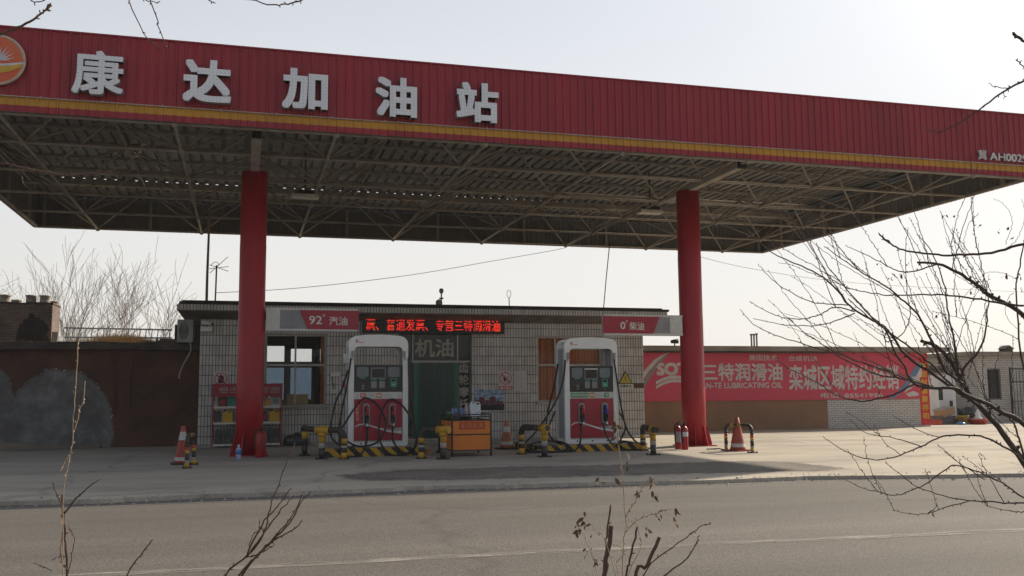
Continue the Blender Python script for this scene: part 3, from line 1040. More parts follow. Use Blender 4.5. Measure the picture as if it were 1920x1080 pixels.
# ================================================================== STATION BUILDING
BX0, BX1, BY0, BY1, WH = 2.92, 14.15, 7.30, 11.6, 3.02
OB = (8.5, 7.3, 0)
bd = thing('station_building', 'low tiled station shop with flat dark roof behind the pumps', 'building', OB)
w = MB()
holes = [(4.40, 5.86, 0.90, 2.65), (7.62, 9.47, 0.08, 2.72), (11.20, 13.00, 0.95, 2.65)]
x = BX0
for a, b_, c, d in holes:
    w.box((x, BY0, -.15), (a, BY0 + .24, WH))
    w.box((a, BY0, -.15), (b_, BY0 + .24, c))
    w.box((a, BY0, d), (b_, BY0 + .24, WH))
    x = b_
w.box((x, BY0, -.15), (BX1, BY0 + .24, WH))
w.box((BX0, BY0 + .24, -.15), (BX0 + .24, BY1, WH))
w.box((BX1 - .24, BY0 + .24, -.15), (BX1, BY1, WH))
# back wall with a window opening on the daylight side
w.box((BX0 + .24, BY1 - .24, -.15), (4.2, BY1, WH)).box((4.2, BY1 - .24, -.15), (6.3, BY1, 1.0)).box((4.2, BY1 - .24, 2.62), (6.3, BY1, WH)).box((6.3, BY1 - .24, -.15), (BX1 - .24, BY1, WH))
wall = w.build('wall', 'facade_tile', bd, OB)
MB().box((BX0 - .02, BY0 - .34, -.15), (BX1 + .02, BY0 - .001, .05)).build('plinth_step', 'concrete_plain', bd, OB)
MB().box((BX0 + .24, BY0 + .24, 0.0), (BX1 - .24, BY1 - .24, .06)).build('floor', 'interior', bd, OB)
MB().box((6.6, BY0 + .24, .06), (6.7, BY1 - .24, WH)).box((10.3, BY0 + .24, .06), (10.4, BY1 - .24, WH)).build('inner_wall', 'interior', bd, OB)
rf = MB()
rx0, rx1, ry0, ry1 = 2.42, 14.60, 6.70, 12.0
rf.box((rx0 + .02, ry0 + .02, WH + .10), (rx1 - .02, ry1 - .02, 3.27))
# sloping soffit under the overhang
vs = [(rx0 + .02, ry0 + .02, WH + .10), (rx1 - .02, ry0 + .02, WH + .10), (rx1 - .02, ry1 - .02, WH + .10), (rx0 + .02, ry1 - .02, WH + .10),
      (BX0 - .02, BY0 - .02, WH - .05), (BX1 + .02, BY0 - .02, WH - .05), (BX1 + .02, BY1 + .02, WH - .05), (BX0 - .02, BY1 + .02, WH - .05)]
rf.add(vs, [(0, 1, 5, 4), (1, 2, 6, 5), (2, 3, 7, 6), (3, 0, 4, 7)])
rf.box((BX0 + .01, BY0 + .01, WH), (BX1 - .01, BY1 - .01, WH + .099))
roof = rf.build('roof', 'soffit', bd, OB)
ft_ = MB()
ft_.box((rx0, ry0, WH + .12), (rx1, ry0 + .018, 3.27)).box((rx0, ry0 + .019, WH + .12), (rx0 + .018, ry1, 3.27)).box((rx1 - .018, ry0 + .019, WH + .12), (rx1, ry1, 3.27))
ft_.build('fascia_tiles', 'facade_tile', roof, OB)
cpb = MB().box((rx0 + .05, ry0 - .03, 3.272), (rx1 + .04, ry1, 3.33))
cpb.box((rx0 + .1, ry0 + .1, 3.331), (rx1 - .1, ry1 - .2, 3.37))
for k in range(40):
    xx = rr.uniform(rx0 + .2, rx1 - .3)
    cpb.box((xx, ry0 + rr.uniform(-.045, -.03), 3.30), (xx + rr.uniform(.1, .5), ry0 + .2, 3.33 + rr.uniform(.004, .02)))
cpb.build('coping', 'roof_black', roof, OB)
def winframe(x0, x1, z0, z1, y, vert, hor, name, parent, fw=.055, m='alu_frame', off=OB):
    b = MB()
    b.box((x0, y, z0), (x0 + fw, y + .06, z1)).box((x1 - fw, y, z0), (x1, y + .06, z1))
    b.box((x0 + fw, y, z0), (x1 - fw, y + .06, z0 + fw)).box((x0 + fw, y, z1 - fw), (x1 - fw, y + .06, z1))
    for v_ in vert:
        b.box((v_[0] - .022, y + .003, v_[1]), (v_[0] + .022, y + .055, v_[2]))
    for h_ in hor:
        b.box((x0 + fw, y + .001, h_ - .025), (x1 - fw, y + .058, h_ + .025))
    return b.build(name, m, parent, off)
# left window
w1 = winframe(4.40, 5.86, .90, 2.65, BY0 + .09, [(5.12, .955, 1.865), (5.12, 1.925, 2.595)], [1.90], 'window', bd)
MB().box((4.455, BY0 + .115, .955), (5.805, BY0 + .121, 2.595)).build('pane', 'window_glass', w1, OB)
MB().box((4.36, BY0 - .06, .85), (5.90, BY0 + .09, .90)).build('sill', 'concrete_plain', w1, OB)
MB().box((5.0, BY0 + .30, 2.30), (5.80, BY0 + .33, 2.66)).box((4.45, BY0 + .30, 2.42), (5.0, BY0 + .33, 2.66)).box((5.52, BY0 + .30, .92), (5.72, BY0 + .35, 2.30)).build('drape', 'dark_drape', w1, OB)
MB().box((5.73, BY0 + .26, .92), (5.85, BY0 + .36, 2.6)).build('drape', 'orange_curtain', w1, OB)
# back window seen through the room
w2 = winframe(4.2, 6.3, 1.0, 2.62, BY1 - .16, [], [2.03], 'window', bd, .06, 'dark_frame')
MB().box((4.26, BY1 - .17, 1.95), (6.24, BY1 - .10, 2.12)).box((5.02, BY1 - .172, 1.06), (5.20, BY1 - .098, 2.56)).box((5.78, BY1 - .172, 1.06), (5.98, BY1 - .098, 2.56)).build('mullion', 'dark_frame', w2, OB)
MB().box((4.26, BY1 - .135, 2.121), (6.24, BY1 - .13, 2.56)).build('pane', 'window_glass', w2, OB)
MB().box((4.26, BY1 - .135, 1.06), (6.24, BY1 - .13, 1.949)).build('pane', 'blue_glass', w2, OB)
MB().box((4.95, BY0 + .26, .96), (5.45, BY0 + .28, 1.20)).build('notice_card', 'yellow_board', w1, OB)
MB().box((5.0, BY0 + .9, .06), (5.9, BY0 + 1.4, 1.05)).box((5.62, BY0 + 1.0, 1.051), (6.2, BY0 + 1.3, 2.0)).build('dark_mass', 'dark_drape', bd, OB)  # dark mass added to block the bright view through the room
# door group
dr = winframe(7.62, 9.47, .08, 2.72, BY0 + .08, [(7.97, .135, 2.665), (9.11, .135, 2.665)], [1.985], 'door_frame', bd, .05, 'dark_frame')
MB().box((7.95, BY0 + .05, 1.96), (9.44, BY0 + .079, 2.01)).box((9.095, BY0 + .05, 2.01), (9.13, BY0 + .079, 2.68)).box((7.95, BY0 + .05, 2.01), (7.985, BY0 + .079, 2.68)).build('frame_bead', 'alu_frame', dr, OB)
MB().box((7.672, BY0 + .11, .135), (7.948, BY0 + .118, 2.66)).box((7.992, BY0 + .11, 2.01), (9.088, BY0 + .118, 2.66)).box((9.132, BY0 + .11, 2.01), (9.42, BY0 + .118, 2.66)).box((9.132, BY0 + .11, .135), (9.42, BY0 + .118, 1.96)).build('pane', 'dark_glass', dr, OB)
text('机油', 8.03, 9.02, 2.10, 2.56, BY0 + .107, .006, 'pane_text', 'sign_char', dr, .02, 3, OB)
for k, ch in enumerate('齿轮摩托'):
    text(ch, 9.15, 9.41, 1.70 - k * .30, 1.955 - k * .30, BY0 + .107, .006, 'pane_text', 'sign_char', dr, .03, 3, OB)
st = MB()
sx_ = 7.99
k = 0
while sx_ < 9.08:
    ww = .125
    zb = .10
    prof = [(sx_ + ww * t / 4, BY0 + .03 + .012 * math.sin(math.pi * t / 4) + (.008 if k % 2 else 0)) for t in range(5)]
    vs = [(a, b_, zb + .01 * (k % 3)) for a, b_ in prof] + [(a, b_, 1.955) for a, b_ in prof]
    st.add(vs, [(i, i + 1, 6 + i, 5 + i) for i in range(4)], 1 if k in (0, 9) else 0, True)
    sx_ += .115
    k += 1
st.build('strip_curtain', ['pvc_green', 'pvc_green_light'], dr, OB)
cl = MB()
for k in range(9):
    cl.box((8.0 + k * .122, BY0 + .022, 1.955), (8.09 + k * .122, BY0 + .04, 1.975))
cl.build('curtain_clip', 'alu_frame', dr, OB)
# right window with orange curtains
w3 = winframe(11.20, 13.0, .95, 2.65, BY0 + .09, [(11.72, 1.925, 2.595), (12.1, .99, 1.865)], [1.90], 'window', bd)
MB().box((11.255, BY0 + .115, 1.0), (12.945, BY0 + .121, 2.595)).build('pane', 'window_glass', w3, OB)
MB().box((11.16, BY0 - .06, .89), (13.04, BY0 + .09, .95)).build('sill', 'alu_frame', w3, OB)
ct = MB()
prof = [(11.22 + 1.76 * t / 120, BY0 + .23 + .022 * math.sin(t * 1.05) + .012 * math.sin(t * .43)) for t in range(121)]
vs = [(a, b_, .97) for a, b_ in prof] + [(a, b_, 2.64) for a, b_ in prof]
ct.add(vs, [(i, i + 1, 122 + i, 121 + i) for i in range(120)], 0, True)
ct.build('curtain', 'orange_curtain', w3, OB)

# LED message board over the door
led = thing('led_message_board', 'red lit LED message board mounted over the shop door', 'sign', (8.49, 7.2, 2.88))
LO = (8.49, 7.2, 2.88)
MB().box((6.70, 7.14, 2.68), (10.28, 7.27, 3.075)).build('case', 'led_case', led, LO)
dots = MB()
glyphs = '票、 普通发票、 专营三特润滑油'
# rasterise each character into lit LEDs, with the dead rows of the real board
def led_text():
    P = .0198
    PZ = .0222
    xx = 6.76
    y = 7.137
    adv = {'、': .16, ' ': .12}
    for ch in glyphs:
        if ch == ' ':
            xx += .10
            continue
        c = bpy.data.curves.new('led', 'FONT')
        c.body = ch
        c.size = .24
        c.offset = .003
        c.resolution_u = 2
        o = bpy.data.objects.new('led', c)
        COL.objects.link(o)
        dg = bpy.context.evaluated_depsgraph_get()
        me = bpy.data.meshes.new_from_object(o.evaluated_get(dg))
        tris = []
        me.calc_loop_triangles()
        for t in me.loop_triangles:
            tris.append([(me.vertices[i].co.x, me.vertices[i].co.y) for i in t.vertices])
        bpy.data.objects.remove(o)
        bpy.data.curves.remove(c)
        bpy.data.meshes.remove(me)
        def inside(px, py):
            for (ax, ay), (bx, by), (cx, cy) in tris:
                d1 = (px - bx) * (ay - by) - (ax - bx) * (py - by)
                d2 = (px - cx) * (by - cy) - (bx - cx) * (py - cy)
                d3 = (px - ax) * (cy - ay) - (cx - ax) * (py - ay)
                if not ((d1 < 0 or d2 < 0 or d3 < 0) and (d1 > 0 or d2 > 0 or d3 > 0)):
                    return True
            return False
        for r in range(13):
            if r in (10,):
                continue
            z = 2.725 + r * PZ
            for q in range(12):
                px, py = q * P + .006, -.024 + r * .0178
                if inside(px, py):
                    dots.box((xx + px, y - .004, z), (xx + px + P * .86, y, z + PZ * .62))
        xx += adv.get(ch, .241)
    for q in range(174):
        if q % 7 != 6:
            dots.box((6.76 + q * P, y - .004, 3.035), (6.76 + q * P + P * .6, y, 3.035 + P * .5))
led_text()
dots.build('lit_text', 'led_red', led, LO)

# small things on the facade
FY = BY0 - .002
def plate(x0, x1, z0, z1, name, label, cat, m, th=.012):
    o = ((x0 + x1) / 2, FY, (z0 + z1) / 2)
    b = MB().box((x0, FY - th, z0), (x1, FY, z1)).build(name, m, None, o)
    b.location = o
    return tag(b, label, cat), o
def ring(b, cx, cz, r, w_, y, n=32, mi=0):
    vs = []
    for k in range(n):
        a = 2 * math.pi * k / n
        vs += [(cx + r * math.cos(a), y, cz + r * math.sin(a)), (cx + (r - w_) * math.cos(a), y, cz + (r - w_) * math.sin(a))]
    b.add(vs, [(2 * k, 2 * ((k + 1) % n), 2 * ((k + 1) % n) + 1, 2 * k + 1) for k in range(n)], mi)
def prohibition(x0, x1, z0, z1, label, foot=None, pic='flame'):
    s, o = plate(x0, x1, z0, z1, 'warning_sign', label, 'sign', 'paper')
    cx, r = (x0 + x1) / 2, (x1 - x0) * .43
    cz = z1 - (x1 - x0) * .5
    b = MB()
    ring(b, cx, cz, r, r * .12, FY - .0165)
    d = r * .64
    b.prism([(cx - d - .01, cz + d - .01), (cx + d - .01, cz - d - .01), (cx + d + .01, cz - d + .01), (cx - d + .01, cz + d + .01)], FY - .0166, FY - .0125)
    b.build('red_ring', 'text_red', s, o)
    p = MB()
    if pic == 'flame':
        p.prism([(cx - .03, cz - .075), (cx - .055, cz - .02), (cx - .05, cz + .03), (cx - .03, cz + .075), (cx - .015, cz + .03), (cx + .002, cz - .01), (cx - .008, cz - .05)], FY - .0155, FY - .0125)
        p.prism([(cx - .02, cz - .10), (cx + .075, cz + .055), (cx + .065, cz + .06), (cx - .03, cz - .09)], FY - .0150, FY - .0125)
    else:
        p.prism([(cx - .06, cz - .10), (cx + .06, cz - .10), (cx + .065, cz + .04), (cx + .02, cz + .09), (cx - .02, cz + .09), (cx - .055, cz + .04)], FY - .0155, FY - .0125)
    p.build('pictogram', 'text_black', s, o)
    if foot:
        MB().box((x0 + .005, FY - .015, z0 + .004), (x1 - .005, FY - .0125, z0 + .095)).build('caption_band', 'sticker_red', s, o)
        text(foot, x0 + .03, x1 - .03, z0 + .018, z0 + .08, FY - .015, .002, 'caption_text', 'text_white', s, .015, 2, o)
prohibition(3.24, 3.58, 1.22, 1.74, 'round no phones sign half hidden behind the oil rack', None, 'phone')
prohibition(10.16, 10.53, 1.27, 1.745, 'white no fire sign with red ring above the truck poster', '禁止烟火')
s, o = plate(10.565, 10.915, 1.235, 1.745, 'paper_notice', 'grey printed paper notice beside the no fire sign', 'notice', 'paper', .004)
b = MB()
for k in range(16):
    z = 1.66 - k * .025
    b.box((10.60, FY - .0052, z), (10.60 + rr.uniform(.18, .28), FY - .0045, z + .008))
b.build('print_lines', 'text_grey', s, o)
s, o = plate(9.53, 10.31, .76, 1.28, 'truck_poster', 'dark blue poster of red trucks under the no fire sign', 'poster', 'poster_sky', .006)
b = MB().box((9.531, FY - .008, .762), (10.309, FY - .0062, .92))
b.build('poster_ground', 'poster_dark', s, o)
b = MB()
for cx, cz, sc_ in ((9.72, .98, .9), (9.60, .95, .6), (10.0, .98, 1.0), (9.86, .95, .6), (10.14, .94, .55), (10.24, .93, .5)):
    b.prism([(cx - .08 * sc_, cz - .09 * sc_), (cx + .08 * sc_, cz - .09 * sc_), (cx + .085 * sc_, cz + .04 * sc_), (cx + .06 * sc_, cz + .12 * sc_), (cx - .06 * sc_, cz + .12 * sc_), (cx - .085 * sc_, cz + .04 * sc_)], FY - .0092 - .0003 * sc_, FY - .0062)
b.build('poster_trucks', 'poster_truck', s, o)
# caution triangle
s, o = plate(13.43, 13.82, 1.285, 1.395, 'caution_sign', 'yellow triangle caution sign near the right corner of the shop', 'sign', 'white_paint')
MB().prism([(13.415, 1.40), (13.835, 1.40), (13.625, 1.74)], FY - .012, FY).build('triangle_edge', 'text_black', s, o)
MB().prism([(13.453, 1.42), (13.797, 1.42), (13.625, 1.70)], FY - .0145, FY - .0122).build('triangle', 'sign_yellow', s, o)
MB().box((13.616, FY - .0165, 1.50), (13.634, FY - .0147, 1.61)).box((13.616, FY - .0165, 1.455), (13.634, FY - .0147, 1.478)).build('exclamation', 'text_black', s, o)
text('注意安全', 13.45, 13.80, 1.30, 1.38, FY - .0145, .002, 'caption_text', 'text_black', s, .015, 2, o)
plate(13.86, 14.14, 1.29, 1.41, 'wall_board', 'small dark brown board right of the caution sign', 'board', 'brown_board', .01)
s, o = plate(5.95, 6.18, 1.62, 1.72, 'junction_box', 'small pale cable box on the tiles right of the left window', 'box', 'white_paint', .05)
MB().tube(smooth([(5.99, FY - .02, 1.62), (6.0, FY - .02, 1.5), (6.03, FY - .02, 1.40), (6.035, FY - .02, 1.30)]), .008, 5).build('cable', 'rubber', s, o)
MB().box((6.0, FY - .05, 1.22), (6.08, FY, 1.31)).build('socket', 'white_paint', s, o)
plate(6.24, 6.36, 1.34, 1.52, 'red_wall_card', 'small red card on the tiles behind the left pump', 'notice', 'sticker_red', .005)
# cctv camera on its ledge
t = thing('cctv_camera', 'security camera bracket on the left corner of the shop wall', 'camera', (3.07, 7.2, 2.8))
MB().box((-.14, -.10, -.13), (.12, .10, -.02)).build('power_box', 'white_paint', t)
MB().cyl((-.11, -.06, .09), (.11, -.10, .05), .045, 12).build('camera_body', 'white_paint', t)
MB().bar((0, -.02, -.02), (0, -.07, .06), .03).build('bracket', 'iron', t)
MB().cyl((.105, -.10, .052), (.14, -.106, .046), .03, 10).build('lens', 'screen_dark', t)
# air conditioner
t = thing('air_conditioner', 'outdoor air conditioner unit tucked under the left roof overhang', 'air conditioner', (2.56, 8.05, 2.45))
MB().box((-.18, -.35, 0), (.18, .35, .54)).build('casing', 'ac_white', t)
g = MB()
for r_ in (.2, .15, .1, .05):
    g.tube([(-.01 + r_ * .5 * math.cos(a) - .02, -.356, .28 + r_ * math.sin(a)) for a in [2 * math.pi * k / 20 for k in range(21)]], .006, 4)
g.build('fan_grille', 'iron', t)
MB().box((-.16, -.3, -.06), (-.10, .3, -.002)).box((.10, -.3, -.06), (.16, .3, -.002)).build('wall_bracket', 'iron', t)
MB().tube(smooth([(.1, -.3, .1), (.14, -.36, -.2), (-.02, -.40, -.55), (-.10, -.38, -.80), (-.08, -.36, -.86)]), .018, 6).build('drain_hose', 'ac_white', t)
# things on the roof
t = thing('roof_camera_mast', 'small mast with a lamp globe on the middle of the shop roof', 'camera', (8.745, 7.6, 3.37))
MB().cyl((0, 0, 0), (0, 0, .36), .018, 8).build('mast', 'pole_rust', t)
MB().lathe([(.03, .36), (.055, .39), (.058, .46), (.03, .49)], n=12).build('lamp_head', 'concrete_plain', t)
MB().ball((-.06, .0, .12), .09, 14, 0, 1.0).build('dome', 'clay_pot', t)
MB().box((-.13, -.08, 0), (.1, .08, .03)).build('base', 'roof_black', t)
MB().box((-.05, -.04, .22), (.05, .04, .25)).build('arm', 'iron', t)
t = thing('loop_antenna', 'thin loop antenna standing on the shop roof', 'antenna', (10.65, 8.0, 3.36))
MB().tube([(0.01, 0, 0), (0, 0, .34)], .012, 6).build('rod', 'pole_rust', t)
MB().tube([(.055 * math.cos(a), 0, .44 + .10 * math.sin(a)) for a in [2 * math.pi * k / 20 for k in range(21)]], .007, 5).build('loop', 'concrete_plain', t)
t = thing('roof_pole', 'tall thin pole rising from the left end of the shop roof', 'pole', (2.98, 9.0, 3.36))
MB().tube([(0, 0, 0), (0.0, 0, .9), (.01, 0, 1.9), (.01, 0, 2.9)], [.035, .032, .028, .026], 8).build('shaft', 'pole_rust', t)
MB().box((-.12, -.12, 0), (.12, .12, .03)).build('foot', 'iron', t)
t = thing('tv_antenna', 'television antenna with crossed rods on the shop roof', 'antenna', (3.2, 8.5, 3.36))
MB().tube([(0, 0, 0), (.01, 0, .5), (.015, 0, 1.06)], .02, 7).build('mast', 'pole_rust', t)
e = MB()
e.tube([(-.16, .1, .98), (.30, -.1, 1.02)], .008, 5)
e.tube([(-.14, .0, .86), (.28, .0, 1.28)], .008, 5)
e.tube([(-.16, -.05, 1.06), (.30, .05, .92)], .008, 5)
e.tube(smooth([(-.12, 0, 1.06), (-.02, 0, 1.14), (.06, 0, 1.10), (.04, 0, 1.02)]), .007, 5)
e.build('rods', 'iron', t)
pA, pB = Y(1131, 578, 8.6), Y(1142, 468, 8.6)
t = thing('slim_mast', 'slim slanting mast near the right end of the shop roof', 'pole', pA)
MB().tube([(0, 0, -.1), ((pB - pA).x * .5, 0, (pB - pA).z * .5), ((pB - pA).x * 1.15, 0, (pB - pA).z * 1.15)], .013, 6).build('shaft', 'iron', t)
MB().box((-.08, -.08, -.12), (.08, .08, -.09)).build('foot', 'iron', t)
def wire(name, label, pts, r=.007):
    o = pts[0]
    b = MB().tube(smooth([Vector(p) - Vector(o) for p in pts], 6), r, 4).build(name, 'wire')
    b.location = o
    return tag(b, label, 'wire', 'overhead wires')
wire('overhead_wire', 'thin wire rising from the shop roof to the canopy edge', [Y(404, 549, 8.6), Y(560, 540, 9.2), Y(760, 517, 9.9), Y(920, 490, 10.8), Y(1050, 467, 11.6), Y(1060, 461, 11.72)])
wire('overhead_wire', 'faint wire in the sky right of the right column', [Y(1300, 478, 11.74), Y(1400, 502, 13), Y(1560, 526, 15), Y(1760, 540, 18), Y(2200, 560, 25)], .009)

# ================================================================== FUEL SIGNS ON THE COLUMNS
def fuel_sign(x0, x1, z0, z1, y, gx0, gx1, rx1_, flip, txt, grade, name_lbl):
    o = ((x0 + x1) / 2, y, (z0 + z1) / 2)
    t = thing('fuel_sign', name_lbl, 'sign', o, 0, 'fuel grade signs on the columns')
    MB().box((x0, y, z0), (x1, y + .16, z1)).build('lightbox', 'white_paint', t, o)
    for z in (z0, z1 - .045):
        MB().box((x0 - .005, y - .012, z), (x1 + .005, y - .001, z + .045)).build('frame_rail', 'white_paint', t, o)
    return t, o
ya = 3.42
t, o = fuel_sign(4.33, 6.15, 2.46, 2.925, ya, 0, 0, 0, False, '', '', 'red and grey sign for grade 92 petrol on the left column')
f = lambda u, v: Y(u, v, ya - .01)
MB().prism([(4.60, 2.50), (5.14, 2.50), (4.98, 2.885), (4.60, 2.885)], ya - .008, ya - .001).build('grey_panel', 'banner_grey', t, o)
MB().prism([(5.143, 2.50), (6.165, 2.50), (6.165, 2.885), (4.983, 2.885)], ya - .02, ya - .001).build('red_panel', 'pump_red', t, o)
text('92', 5.17, 5.43, 2.60, 2.77, ya - .0205, .003, 'sign_text', 'text_white', t, .012, 3, o)
text('#', 5.435, 5.49, 2.75, 2.81, ya - .0205, .003, 'sign_text', 'text_white', t, 0, 2, o)
text('汽油', 5.57, 5.94, 2.58, 2.76, ya - .0205, .003, 'sign_text', 'text_white', t, .01, 3, o)
yb = 3.02
t, o = fuel_sign(11.40, 13.24, 2.41, 2.86, yb, 0, 0, 0, True, '', '', 'red and grey sign for diesel on the right column')
MB().prism([(11.36, 2.45), (12.53, 2.45), (12.69, 2.82), (11.36, 2.82)], yb - .02, yb - .001).build('red_panel', 'pump_red', t, o)
MB().prism([(12.533, 2.45), (12.94, 2.45), (12.94, 2.82), (12.693, 2.82)], yb - .008, yb - .001).build('grey_panel', 'banner_grey', t, o)
text('0', 11.76, 11.875, 2.54, 2.70, yb - .0205, .003, 'sign_text', 'text_white', t, .012, 3, o)
text('#', 11.885, 11.93, 2.68, 2.74, yb - .0205, .003, 'sign_text', 'text_white', t, 0, 2, o)
text('柴油', 11.97, 12.31, 2.52, 2.70, yb - .0205, .003, 'sign_text', 'text_white', t, .01, 3, o)

# ================================================================== PUMP ISLANDS
def stripe_mat():
    m = bpy.data.materials.new('hazard_stripe')
    m.use_nodes = True
    nt = m.node_tree
    b = nt.nodes['Principled BSDF']
    b.inputs['Roughness'].default_value = 0.65
    ge = _n(nt, 'ShaderNodeNewGeometry')
    sp = _n(nt, 'ShaderNodeSeparateXYZ')
    L = nt.links.new
    L(ge.outputs['Position'], sp.inputs[0])
    ad = _n(nt, 'ShaderNodeMath', operation='ADD')
    L(sp.outputs[0], ad.inputs[0])
    L(sp.outputs[2], ad.inputs[1])
    ad2 = _n(nt, 'ShaderNodeMath', operation='ADD')
    L(ad.outputs[0], ad2.inputs[0])
    L(sp.outputs[1], ad2.inputs[1])
    dv = _n(nt, 'ShaderNodeMath', operation='MULTIPLY')
    dv.inputs[1].default_value = 1 / 0.27
    L(ad2.outputs[0], dv.inputs[0])
    fr = _n(nt, 'ShaderNodeMath', operation='FRACT')
    L(dv.outputs[0], fr.inputs[0])
    lt = _n(nt, 'ShaderNodeMath', operation='LESS_THAN')
    lt.inputs[1].default_value = 0.5
    L(fr.outputs[0], lt.inputs[0])
    no = _n(nt, 'ShaderNodeTexNoise')
    no.inputs['Scale'].default_value = 9
    no.inputs['Detail'].default_value = 6
    L(ge.outputs['Position'], no.inputs['Vector'])
    wr = _n(nt, 'ShaderNodeValToRGB')
    wr.color_ramp.elements[0].position = 0.60
    wr.color_ramp.elements[1].position = 0.70
    L(no.outputs['Fac'], wr.inputs['Fac'])
    mx = _n(nt, 'ShaderNodeMix', data_type='RGBA')
    mx.inputs['A'].default_value = (0.025, 0.025, 0.025, 1)
    mx.inputs['B'].default_value = (0.50, 0.28, 0.02, 1)
    L(lt.outputs[0], mx.inputs['Factor'])
    m2 = _n(nt, 'ShaderNodeMix', data_type='RGBA')
    m2.inputs['B'].default_value = (0.22, 0.19, 0.15, 1)
    L(mx.outputs['Result'], m2.inputs['A'])
    L(wr.outputs[0], m2.inputs['Factor'])
    L(m2.outputs['Result'], b.inputs['Base Color'])
    MATS['hazard_stripe'] = m
stripe_mat()
def island(x0, x1, y0, y1, h, label):
    o = ((x0 + x1) / 2, (y0 + y1) / 2, 0)
    t = thing('pump_island', label, 'kerb', o, 0, 'pump islands')
    n = 6
    r = .12
    pts = []
    for cx, cy, a0 in ((x1 - r, y0 + r, -90), (x1 - r, y1 - r, 0), (x0 + r, y1 - r, 90), (x0 + r, y0 + r, 180)):
        for k in range(n + 1):
            a = math.radians(a0 + 90 * k / n)
            pts.append((cx + r * math.cos(a), cy + r * math.sin(a)))
    N = len(pts)
    vs = [(a, b_, -.02) for a, b_ in pts] + [(a, b_, h) for a, b_ in pts]
    MB().add(vs, [(i, (i + 1) % N, N + (i + 1) % N, N + i) for i in range(N)], 0).build('striped_edge', 'hazard_stripe', t, o)
    MB().add([(a, b_, h) for a, b_ in pts], [list(range(N))]).build('island_top', 'concrete_plain', t, o)
    return t
island(5.42, 7.32, 2.22, 3.9, .17, 'yellow and black striped kerb island under the left pump')
island(9.55, 11.95, 2.05, 3.8, .14, 'yellow and black striped kerb island under the right pump')

